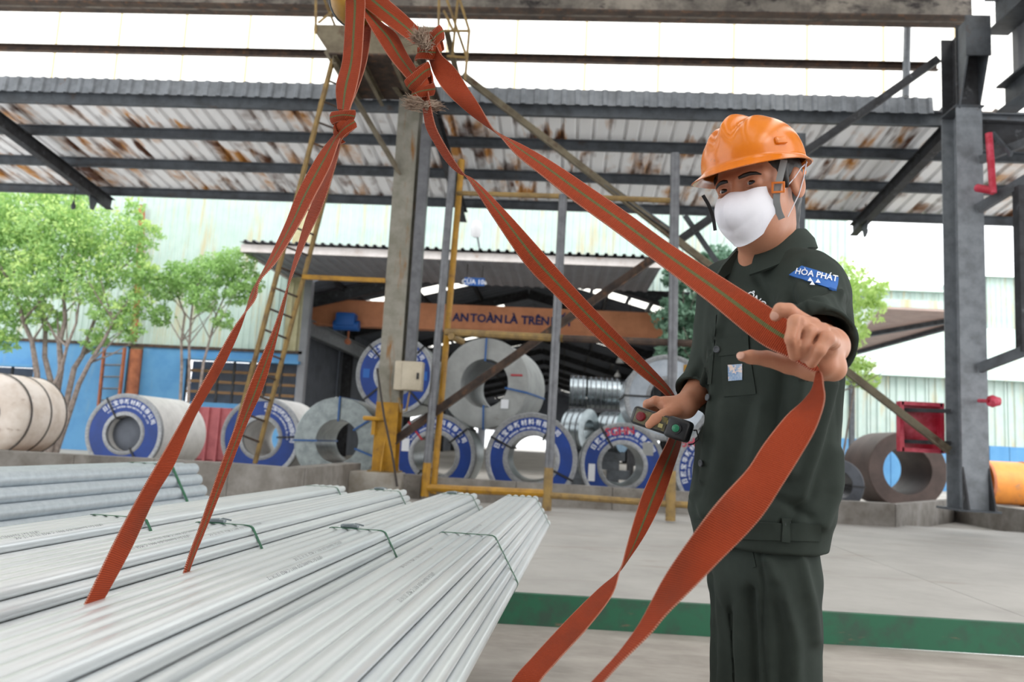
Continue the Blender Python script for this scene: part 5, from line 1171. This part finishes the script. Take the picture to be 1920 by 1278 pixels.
# right hand round the remote control
body.cone(WR, D(1250, 758, 1.742), .024, .0185, .012); body.cone(WR, D(1262, 770, 1.735), .023, .018, .012)
body.chain([D(1248, 757, 1.745), D(1229, 751, 1.748), D(1214, 757, 1.765), D(1211, 772, 1.768)], [.0125, .0105, .0095, .008])
body.chain([D(1250, 757, 1.76), D(1232, 757, 1.775), D(1222, 772, 1.782), D(1224, 790, 1.778)], [.0125, .0105, .0095, .008])
body.chain([D(1256, 762, 1.765), D(1244, 766, 1.785), D(1238, 786, 1.786), D(1240, 804, 1.775)], [.012, .0105, .0095, .008])
body.chain([D(1264, 768, 1.765), D(1258, 778, 1.783), D(1254, 796, 1.782), D(1256, 812, 1.768)], [.011, .0095, .0085, .0075])
body.chain([D(1264, 770, 1.725), D(1244, 778, 1.705), D(1229, 785, 1.693), D(1217, 796, 1.69)], [.016, .0125, .0108, .0085])
bme = body.mesh('body', M['skin'], WK, smooth=1); bo = link('body', bme, wk); BBV = bvh_of(bme, WK); del body
for s_ in (-1, 1):
    m = MB(); c = H(s_ * .031, .0735, -.0015); m.lathe([(.0125 * math.sin((-.5 + i / 12) * PI), .0125 * math.cos((-.5 + i / 12) * PI) + 1e-5) for i in range(13)], c, RH @ Vector((0, 1, 0)), 20, closed=False); e = obj('eye', m, M['eye_white'], wk)
    g = (EYE - c).normalized() * .7 + (RH @ Vector((0, 1, 0))) * .5; g.normalize(); m = MB(); m.lathe([(.0117, .0001), (.0114, .0040), (.0102, .0068), (.0098, .0068)], c + g * .0018, g, 18, closed=False); obj('iris', m, M['iris'], e)
    m = MB(); pts = [H(s_ * x, .12, z) for x, z in ((.012, .0125), (.022, .0150), (.033, .0160), (.043, .0140), (.051, .010))]; out = []
    for p in pts:
        h = BBV.ray_cast(p, RH @ Vector((0, -1, 0)))
        if h[0] is not None: out.append(h[0])
    if len(out) > 2: m.tube(out, [.0028, .0042, .0042, .0034, .0012][:len(out)], 6); obj('eyebrow', m, M['hair'], wk)
# hair
hf_ = Field(H(0, 0, 0) - Vector((.14, .14, .13)), H(0, 0, 0) + Vector((.14, .14, .15)), .003)
hf_.ell(H(0, -.016, .028), (.0795, .099, .09), RH, .001); hf_.cone(H(0, -.052, -.03), H(0, -.047, -.082), .056, .047, .02)
for s_ in (-1, 1): hf_.cone(H(s_ * .069, .026, .035), H(s_ * .071, .019, -.014), .013, .006, .006)
hf_.ell(H(0, .12, -.02), (.12, .095, .1), RH, .006, 's')
for s_ in (-1, 1): hf_.ell(H(s_ * .085, -.006, -.03), (.03, .024, .042), RH, .004, 's')
hf_.ell(H(0, .02, -.1), (.085, .06, .055), RH, .008, 's')
ho = link('hair', hf_.mesh('hair', M['hair'], WK, lambda V, n: .0015 * vnoise(V, 260, 3), 1), wk); del hf_
# helmet
HT = RH @ Matrix.Rotation(math.radians(-1), 3, 'X')
hc_ = H(0, .004, .046)
def hel(th, t):
    """t: 0 brim edge .. 0.18 foot of the dome .. 1 crown"""
    c, s_ = math.cos(th), math.sin(th); front = max(0, s_) ** 2
    rx, ry, hz = .100, .116, .097
    if t < .16:
        f = 1 - t / .16; ex = .010 + .040 * front ** 1.5 + .006 * max(0, -s_) ** 2; return Vector((c * (rx + ex * f), s_ * (ry + ex * f), -.002 - .012 * f - .012 * f * front + .004 * max(0, -s_) * f))
    a = (t - .16) / .84 * PI / 2; ca, sa = math.cos(a) ** .82, math.sin(a) ** .95; p = Vector((c * rx * ca, s_ * ry * ca, hz * sa))
    g = max(0, sa - .32) / .68; x = p.x + .0
    ridge = .014 * math.exp(-(abs(x) / .012) ** 1.6) + .004 * math.exp(-((abs(x) - .040) / .010) ** 2) * max(0, min(1, .5 + p.y / .08)) - .006 * math.exp(-((abs(x) - .023) / .008) ** 2) * max(0, min(1, .6 + p.y / .1))
    nn = Vector((p.x / rx ** 2, p.y / ry ** 2, p.z / hz ** 2)).normalized(); return p + nn * ridge * min(1, g * 1.6) * (.55 + .45 * max(0, min(1, .6 + p.y / .12)))
m = MB(); nt_, na_ = 34, 96; vs = []; fs = []
ts = [0, .05, .10, .15, .165, .18] + [.18 + .82 * (i / (nt_ - 6)) for i in range(1, nt_ - 5)]
for inner in (0, 1):
    for t in ts:
        for k in range(na_):
            p = hel(2 * PI * k / na_, min(t, .999)); q = Vector((p.x, p.y, p.z - .0 )) ; sc = 1 - .022 * inner; vs.append(hc_ + HT @ Vector((q.x * sc, q.y * sc, q.z * sc - .0015 * inner)))
nt2 = len(ts)
for inner in (0, 1):
    o = inner * nt2 * na_
    for i in range(nt2 - 1):
        for k in range(na_):
            q = (o + i * na_ + k, o + i * na_ + (k + 1) % na_, o + (i + 1) * na_ + (k + 1) % na_, o + (i + 1) * na_ + k); fs.append(q if not inner else q[::-1])
for k in range(na_): fs.append((k, nt2 * na_ + k, nt2 * na_ + (k + 1) % na_, (k + 1) % na_))
m.add(vs, fs, True); he_ = obj('helmet', m, M['helmet'], wk, 'glossy orange hard hat')
m = MB(); p = hc_ + HT @ Vector((.0905, .048, .022)); m.rbox(p, (.010, .026, .015), .003, HT @ Matrix.Rotation(.42, 3, 'Z') @ Matrix.Rotation(-.2, 3, 'Y')); obj('accessory_slot', m, M['helmet'], he_)
m = MB(); m.tube([hc_ + HT @ Vector((x, y, z)) for x, y, z in ((.055, -.098, -.018), (0, -.118, -.03), (-.055, -.098, -.018))], [.010, .016, .010], 10); obj('rear_knob', m, M['helmet'], he_)
def strip(pts, wd, th, nrm):
    m = MB(); E1 = []; E2 = []
    for i, p in enumerate(pts):
        t = (pts[min(i + 1, len(pts) - 1)] - pts[max(0, i - 1)]).normalized(); w_ = t.cross(nrm).normalized() * wd / 2; E1.append(p - w_); E2.append(p + w_)
    m = ribbon_edges(E1, E2, th, 5, 3); m.uv = None; m.mi = [0] * len(m.mi); return m
nz_ = (EYE - H(.08, 0, 0)).normalized()
sp_ = [D(1470, 300, 1.555), D(1463, 330, 1.548), D(1458, 352, 1.545), D(1456, 376, 1.55), D(1460, 396, 1.56), D(1466, 410, 1.565)]
obj('chin_strap', strip(sp_, .013, .0018, nz_), M['grey_web'], he_, 'grey webbing chin strap')
bc = D(1459, 351, 1.541); rz = math.atan2(-nz_.x, -nz_.y) * 1
RB = Matrix((nz_.cross(UPC).normalized() * -1, nz_, UPC)).transposed()
m = MB()
for dx, dz, sx_, sz_ in ((-.0105, 0, .004, .022), (.0105, 0, .004, .022), (0, .009, .022, .004), (0, -.009, .022, .004)): m.rbox(bc + RB @ Vector((dx, 0, dz)), (sx_, .005, sz_), .0012, RB)
obj('strap_buckle', m, M['buckle'], he_, 'orange strap buckle')
sp2 = [D(1318, 366, 1.52), D(1329, 385, 1.53), D(1337, 408, 1.545), D(1341, 432, 1.55)]
obj('chin_strap', strip(sp2, .0065, .0018, nz_), M['black'], he_, 'black end of the chin strap')
# face mask
def mask_pt(u, v):
    e = Vector((.0645, .026 + .004 * v, -.016 - .062 * v)); c = Vector((0, .108 + .030 * math.sin(PI * min(1, v * 1.05) ** .9) - .004 * v, -.014 - .108 * v))
    s_ = math.sin(u * PI / 2); k = math.cos(u * PI / 2) ** .85; p = Vector((.0635 * s_ * (1 - .40 * v ** 4), e.y + (c.y - e.y) * k, e.z + (c.z - e.z) * k))
    p.y += .013 * max(0, 1 - abs(u) * 3.2) * math.sin(PI * min(1, .12 + v)) - .004 * math.exp(-((v - .72 + .3 * abs(u)) / .05) ** 2) * (1 - abs(u)) - .002 * math.sin(9 * v + 5 * u) * (1 - k); p.z -= .004 * math.exp(-((abs(u) - .25) / .15) ** 2) * (1 - v); return p
m = MB(); nu, nv = 40, 26; vs = [H(*(mask_pt(-1 + 2 * i / nu, j / nv) * (1.0 - .0) + Vector((0, -.003 * l, 0)))) for l in (0, 1) for j in range(nv + 1) for i in range(nu + 1)]; fs = []
W_ = nu + 1; K_ = W_ * (nv + 1)
for l in (0, 1):
    for j in range(nv):
        for i in range(nu):
            q = (l * K_ + j * W_ + i, l * K_ + j * W_ + i + 1, l * K_ + (j + 1) * W_ + i + 1, l * K_ + (j + 1) * W_ + i); fs.append(q if l else q[::-1])
for i in range(nu): fs += [(i, i + 1, K_ + i + 1, K_ + i), (nv * W_ + i + 1, nv * W_ + i, K_ + nv * W_ + i, K_ + nv * W_ + i + 1)]
for j in range(nv): fs += [((j + 1) * W_, j * W_, K_ + j * W_, K_ + (j + 1) * W_), (j * W_ + nu, (j + 1) * W_ + nu, K_ + (j + 1) * W_ + nu, K_ + j * W_ + nu)]
m.add(vs, fs, True); mk = obj('face_mask', m, M['mask'], wk, 'white cloth face mask')
m = MB(); m.tube([H(.066, .02, -.02), H(.08, .0, .0), H(.088, -.02, .02), H(.09, -.045, .032)], .0012, 6); obj('ear_loop', m, M['mask'], mk)
m = MB(); m.tube([H(.062, .018, -.075), H(.082, -.002, -.035), H(.09, -.02, .0), H(.092, -.04, .034)], .0012, 6); obj('ear_loop', m, M['mask'], mk)
# jacket
ja = Field((.08, 1.22, .68), (.78, 2.1, 1.56), .004)
secs = []
for py, cx_, a, b in ((1022, 1421, .150, .108), (1012, 1421, .151, .109), (982, 1422, .156, .113), (965, 1422, .162, .120), (900, 1431, .163, .120), (800, 1438, .160, .117), (700, 1443, .160, .114), (620, 1452, .172, .112), (560, 1448, .168, .100), (520, 1445, .140, .085), (490, 1444, .098, .072), (468, 1446, .066, .062)):
    p = D(cx_, py, 1.69); secs.append((p.z, p.x, p.y, a, b))
ja.loft(secs, TL, TF, .01)
ja.cone(D(1480, 512, 1.64), SL, .055, .062, .03); ja.cone(D(1400, 515, 1.75), SR, .052, .056, .03)
CL = D(1537, 645, 1.325); CR = D(1303, 739, 1.785)
ja.cone(SL, D(1524, 630, 1.42), .062, .060, .03); ja.cone(D(1524, 630, 1.42), CL, .060, .056, .02)
ja.cone(SR, D(1328, 705, 1.825), .056, .049, .025); ja.cone(D(1328, 705, 1.825), CR, .049, .045, .015)
# rolled cuffs
dL = (CL - D(1524, 630, 1.42)).normalized(); dR = (CR - D(1328, 705, 1.825)).normalized()
ja.cone(CL - dL * .022, CL - dL * .004, .0615, .0615, .004); ja.cone(CR - dR * .02, CR - dR * .004, .0485, .0485, .004)
xg, yg, zg = np.meshgrid(*ja.ax, indexing='ij', sparse=True)
for c, d_, r in ((CL, dL, .09), (CR, dR, .075)):               # flat cuff ends, hollow round the arm
    pl = (xg - c.x) * d_.x + (yg - c.y) * d_.y + (zg - c.z) * d_.z; ds = np.sqrt((xg - c.x) ** 2 + (yg - c.y) ** 2 + (zg - c.z) ** 2)
    ja.F = np.where(ds < r + .02, np.maximum(ja.F, pl), ja.F).astype(np.float32)
ja.cone(CL - dL * .07, CL + dL * .03, .046, .0535, .003, 's'); ja.cone(CR - dR * .05, CR + dR * .03, .036, .0415, .003, 's')
FOLDS = [  # polylines in the photograph's frame, width in px, height in m
    ([(1416, 520), (1440, 560), (1452, 600)], 9, -.005), ([(1478, 640), (1468, 590), (1480, 540), (1505, 500)], 10, -.010), ([(1470, 575), (1500, 588), (1530, 570), (1565, 560)], 9, .010), ([(1490, 606), (1520, 600), (1560, 590), (1592, 610)], 8, -.009), ([(1484, 560), (1520, 556), (1560, 540)], 9, -.007), ([(1500, 532), (1540, 538), (1580, 560)], 10, .006),
    ([(1505, 700), (1490, 790), (1478, 880)], 16, .010), ([(1470, 700), (1455, 800), (1440, 900)], 14, -.007), ([(1585, 720), (1560, 820), (1520, 930), (1480, 985)], 14, -.008), ([(1560, 720), (1535, 820), (1505, 930)], 14, .008), ([(1580, 850), (1565, 930), (1540, 980)], 12, .007), ([(1345, 620), (1340, 700), (1330, 800), (1320, 900)], 8, .006),
    ([(1400, 760), (1385, 850), (1360, 950)], 16, -.006), ([(1360, 760), (1350, 860), (1330, 960)], 14, .007), ([(1430, 760), (1415, 850), (1400, 950)], 12, .006), ([(1340, 640), (1312, 690), (1300, 720)], 7, -.006), ([(1334, 670), (1318, 715), (1318, 755)], 7, .006), ([(1365, 560), (1352, 610)], 8, .005), ([(1520, 970), (1470, 940), (1440, 930)], 9, -.005), ([(1300, 930), (1330, 960), (1360, 975)], 9, .005)]
def fold_disp(folds, seed, amp=.0050):
    def f(V, nr):
        X, Y, Z = px_arr(V); d = amp * vnoise(V * np.array([1, 1, .5]), 42, seed) + amp * .5 * vnoise(V * np.array([1, 1, .6]), 105, seed + 1)
        tc = ((np.array(EYE) - V) * nr).sum(1) / Z; face = np.clip(tc * 3, 0, 1)
        for pts, w_, h_ in folds:
            best = np.full(len(V), 1e9)
            for (x0, y0), (x1, y1) in zip(pts[:-1], pts[1:]):
                ux, uy = x1 - x0, y1 - y0; t = np.clip(((X - x0) * ux + (Y - y0) * uy) / (ux * ux + uy * uy), 0, 1); best = np.minimum(best, np.hypot(X - x0 - t * ux, Y - y0 - t * uy))
            d += 1.7 * h_ * np.exp(-(best / w_) ** 2) * face
        return d * (1 - .92 * np.exp(-(((X - 1527) / 52) ** 2 + ((Y - 520) / 34) ** 2) ** 2) * face)
    return f
jme = ja.mesh('jacket', M['cloth'], WK, fold_disp(FOLDS, 5), 2); jo = link('jacket', jme, wk); jo['label'] = 'dark green work jacket with rolled sleeves'; JB = bvh_of(jme, WK); del ja
def onto(px, py, bvh, off): 
    h = bvh.ray_cast(EYE, ray(px, py)); return (h[0] + (h[1] * .5 + (EYE - h[0]).normalized() * .5) * off) if h[0] is not None else None
def panel(corners, bvh, nu, nv, th, name, m_, par, bulge=0.0, shape=None):
    """cloth piece laid on the jacket: corners TL, TR, BR, BL in the photograph's frame"""
    tl, tr, br_, bl_ = [Vector((*c, 0)) for c in corners]; A = []; ok = True
    for l in (0, 1):
        for j in range(nv + 1):
            for i in range(nu + 1):
                u, v = i / nu, j / nv; q = (tl.lerp(tr, u)).lerp(bl_.lerp(br_, u), v); p = onto(q.x, q.y, bvh, (th if l == 0 else -.002) + (bulge * 4 * u * (1 - u) if l == 0 else 0))
                for k in range(1, 12):
                    if p is not None: break
                    g = q.lerp((tl + tr + br_ + bl_) / 4, k * .06); p = onto(g.x, g.y, bvh, th if l == 0 else -.002)
                if p is None: p = A[-1]
                A.append(p)
    W_ = nu + 1; K_ = W_ * (nv + 1); fs = []
    for j in range(nv):
        for i in range(nu): fs += [(j * W_ + i, (j + 1) * W_ + i, (j + 1) * W_ + i + 1, j * W_ + i + 1)]
    for i in range(nu): fs += [(i, i + 1, K_ + i + 1, K_ + i), (nv * W_ + i + 1, nv * W_ + i, K_ + nv * W_ + i, K_ + nv * W_ + i + 1)]
    for j in range(nv): fs += [((j + 1) * W_, j * W_, K_ + j * W_, K_ + (j + 1) * W_), (j * W_ + nu, (j + 1) * W_ + nu, K_ + (j + 1) * W_ + nu, K_ + j * W_ + nu)]
    m = MB(); m.add(A, fs, True); return obj(name, m, m_, par)
def decal_text(body, size_px, cx_, cy_, ang, bvh, off, name, m_, par, lab=None):
    vs, fs = text_geo(body, size_px, True, 2); m = MB(); P = []; ca, sa = math.cos(ang), math.sin(ang)
    for v in vs: P.append(onto(cx_ + v.x * ca + v.y * sa, cy_ + v.x * sa - v.y * ca, bvh, off) or Vector())
    m.add(P, fs); return obj(name, m, m_, par, lab)
panel([(1350, 640), (1402, 632), (1418, 738), (1358, 744)], JB, 8, 10, .0028, 'chest_pocket', M['cloth'], jo)
panel([(1346, 636), (1404, 628), (1406, 662), (1348, 668)], JB, 8, 4, .0052, 'pocket_flap', M['cloth'], jo)
M['photo'] = mat('badge_print', '9fb0c4', '5f86b4', 60, .4, .6, .4, col3='d9c4b8', scale3=50, lo3=.55, hi3=.6)
panel([(1366, 684), (1393, 682), (1393, 712), (1367, 714)], JB, 3, 3, .0048, 'id_badge', M['photo'], jo)
panel([(1330, 590), (1344, 590), (1334, 720), (1322, 720)], JB, 3, 10, .0026, 'placket', M['cloth'], jo)
panel([(1302, 974), (1540, 982), (1538, 1014), (1306, 1008)], JB, 26, 3, .0048, 'waistband', M['cloth'], jo)
panel([(1465, 970), (1482, 971), (1481, 1016), (1466, 1014)], JB, 3, 4, .0080, 'waist_tab', M['cloth'], jo)
for px, py in ((1345, 655), (1329, 745), (1316, 868), (1474, 980)):
    p = onto(px, py, JB, .006); h = JB.ray_cast(EYE, ray(px, py))
    if p is not None:
        m = MB(); m.lathe([(-.001, .0001), (-.001, .0068), (.0015, .0075), (.0025, .006), (.0012, .004), (.0012, .0001)], p, h[1], 16, closed=False); obj('button', m, M['steel'], jo)
panel([(1480, 516), (1503, 499), (1571, 521), (1568, 546)], JB, 12, 6, .0042, 'sleeve_patch', M['patch'], jo)
pt = [o for o in jo.children if o.name.startswith('sleeve_patch')][0]; pt['label'] = 'blue cloth sleeve patch with white letters'
decal_text('HÒA PHÁT', 15.5, 1529, 522, .19, JB, .0068, 'lettering', M['white'], jo, 'white patch lettering')
for cx_, cy_ in ((1519, 527), (1533, 530), (1523, 534)):
    m = MB(); P = [onto(cx_ + a * .8, cy_ + b * .8, JB, .0068) for a, b in ((-6, 3), (6, 4), (0, -6))]
    if all(P): m.add(P, [(0, 1, 2)]); obj('triangle_mark', m, M['white'], jo)
decal_text('ÔNG', 17, 1416, 566, .68, JB, .0045, 'name_lettering', M['white'], jo, 'white chest lettering')
# collar
cc = D(1446, 462, 1.695); m = MB(); vs = []; fs = []; nc = 40
tilt = Matrix.Rotation(.22, 3, TL)
for i in range(nc + 1):
    a = math.radians(24) + (2 * PI - math.radians(48)) * i / nc; d_ = TF * math.cos(a) + TL * math.sin(a); fr_ = max(0, math.cos(a))
    top = cc + tilt @ (d_ * (.064 + .004 * fr_)) + Vector((0, 0, .020 - .026 * fr_)); fold_ = cc + tilt @ (d_ * (.071 + .006 * fr_)) + Vector((0, 0, .024 - .024 * fr_)); low = cc + tilt @ (d_ * (.094 + .034 * fr_)) + Vector((0, 0, -.020 - .044 * fr_)); mid = fold_.lerp(low, .5) + d_ * .005
    inn = cc + tilt @ (d_ * .070) + Vector((0, 0, -.035)); low2 = low - d_ * .004 - Vector((0, 0, .003))
    vs += [inn, top, fold_, mid, low, low2]
for i in range(nc):
    for j in range(6): a0 = i * 6 + j; a1 = i * 6 + (j + 1) % 6; fs.append((a0, a0 + 6, a1 + 6, a1))
fs += [tuple(range(6)), tuple(nc * 6 + j for j in range(6))[::-1]]
m.add(vs, fs, True); obj('collar', m, M['cloth'], jo)
# trousers and shoes
tr = Field((.14, 1.3, .0), (.76, 1.98, .94), .0055)
hp = D(1428, 1010, 1.68); LL = D(1456, 1085, 1.635); LRt = D(1404, 1085, 1.735)
tr.cone(Vector((LL.x, LL.y, LL.z)), Vector((LRt.x, LRt.y, LRt.z)), .088, .088, .02); tr.cone(LL + Vector((-.0, 0, .06)), LRt + Vector((0, 0, .06)), .078, .078, .03)
fl_ = D(1457, 1278, 1.64); fr2 = D(1402, 1278, 1.75)
ankL = Vector((fl_.x + .035, fl_.y, .09)); ankR = Vector((fr2.x + .015, fr2.y + .03, .09)); knL = fl_.lerp(ankL, .3); knR = fr2.lerp(ankR, .3)
tr.cone(LL, knL, .086, .080, .006); tr.cone(knL, ankL - Vector((0, 0, .05)), .080, .062, .006); tr.cone(LRt, knR, .084, .078, .004); tr.cone(knR, ankR - Vector((0, 0, .05)), .080, .062, .012)
tr.cut((0, 0, .035), (0, 0, -1))
TFO = [([(1425, 1020), (1432, 1100), (1428, 1180), (1436, 1290)], 4, -.004), ([(1440, 1050), (1470, 1130), (1490, 1200), (1492, 1290)], 14, .008), ([(1500, 1040), (1520, 1120), (1530, 1200)], 10, .006), ([(1455, 1100), (1465, 1180), (1462, 1290)], 12, -.006), ([(1350, 1050), (1370, 1150), (1385, 1280)], 14, .007), ([(1330, 1080), (1335, 1200), (1332, 1290)], 9, -.006), ([(1405, 1110), (1410, 1200), (1412, 1290)], 10, -.010)]
tme = tr.mesh('trousers', M['cloth'], WK, fold_disp(TFO, 9, .0045), 2); to = link('trousers', tme, wk); to['label'] = 'dark green work trousers'; TB = bvh_of(tme, WK); del tr
panel([(1404, 1030), (1411, 1030), (1418, 1062), (1412, 1064)], TB, 2, 5, .002, 'pocket_welt', M['cloth'], to)
for c, nm in ((ankL, 1), (ankR, 1)):
    f = TF; m = MB()
    m.lathe([(-.085, .001), (-.08, .03), (-.05, .042), (.02, .044), (.09, .046), (.14, .042), (.17, .025), (.178, .001)], Vector((c.x, c.y, .055)) , f, 20, closed=False)
    for v in m.v: v.z = max(.022, .022 + (v.z - .022) * (1.0 if (Vector((v.x - c.x, v.y - c.y, 0))).dot(f) < .05 else .75))
    sh = obj('shoe', m, mat('shoe_leather', '1b1a19', '262423', 8, rough=.5) if 'shoe' not in M else M['shoe'], wk)
    m = MB(); m.lathe([(-.088, .001), (-.08, .03), (-.05, .043), (.09, .048), (.14, .044), (.172, .026), (.18, .001)], Vector((c.x, c.y, 0)), f, 20, closed=False)
    for v in m.v: v.z = .0 if v.z < 0 else .024
    obj('sole', m, M['black'], sh)
# remote control in the right hand
rl = D(1191, 777, 1.735); rr2 = D(1292, 811, 1.675); ex = (rr2 - rl).normalized(); nrm = (EYE - (rl + rr2) / 2).normalized(); nrm = (nrm - ex * nrm.dot(ex)).normalized(); ez = ex.cross(nrm) * -1
if ez.z < 0: ez = -ez
RM = Matrix((ex, -nrm, ez)).transposed(); rcen = (rl + rr2) / 2; Ln = (rr2 - rl).length
rm = thing('remote_control', 'black crane remote control with a red and a green button held by the worker', 'remote control', rcen)
m = MB(); m.rbox(rcen, (Ln + .008, .034, .040), .009, RM, seg=3); m.rbox(rcen + RM @ Vector((Ln / 2 - .022, -.003, 0)), (.052, .040, .046), .009, RM, seg=3); obj('case', m, M['plastic'], rm)
m = MB(); m.rbox(rcen + RM @ Vector((-.018, -.0175, 0)), (Ln * .62, .003, .030), .001, RM); obj('face_plate', m, mat('worn_key_plate', '3a3a34', '6a6038', 60, .4, .6, .4), rm)
m = MB(); m.lathe([(-.004, .0105), (.004, .0105), (.007, .008), (.0075, .0001)], rcen + RM @ Vector((-Ln / 2 + .020, -.018, 0)), nrm, 18, closed=False); obj('stop_button', m, base_mat('dark_red_button', '6e1420', .35), rm, 'red stop button')
m = MB(); m.lathe([(-.004, .012), (.0045, .012), (.005, .009), (.003, .0001)], rcen + RM @ Vector((Ln / 2 - .022, -.0235, 0)), nrm, 18, closed=False); o_ = obj('start_button', m, M['plastic'], rm)
m = MB(); m.lathe([(0, .008), (.006, .008), (.0075, .006), (.008, .0001)], rcen + RM @ Vector((Ln / 2 - .022, -.0235, 0)), nrm, 16, closed=False); obj('key_cap', m, base_mat('green_button', '15714e', .35), o_, 'green start button')
for k in range(4):
    m = MB(); m.rbox(rcen + RM @ Vector((.005 + k * .016, -.0195, .006 if k % 2 else -.005)), (.010, .004, .009), .001, RM); obj('key', m, base_mat('yellowed_key', ('a9a06a', '8e7f3e', 'b3aa84', '6e6a58')[k], .5), rm)
m = MB(); p = rcen + RM @ Vector((Ln / 2 + .008, 0, .008)); m.tube([p, D(1306, 806, 1.68), D(1310, 822, 1.685), D(1300, 832, 1.69), D(1291, 833, 1.685)], .0017, 6); obj('lanyard', m, M['black'], rm)
# nails
for a, b in ((D(1452, 592, 1.142), Vector((-1, 0, 0))), (D(1388, 666, 1.205), Vector((-1, 0, 0)))):
    h = BBV.ray_cast(EYE, (a - EYE).normalized())
    if h[0] is not None:
        m = MB(); t_ = (UPC * .9 - RGT * .2); t_ = (t_ - h[1] * t_.dot(h[1])).normalized(); q = h[1].cross(t_); m.lathe([(-.002, .0062), (.0006, .0058), (.0012, .004), (.0014, .0001)], h[0], h[1], 14, closed=False)
        obj('finger_nail', m, M['nail'], wk)
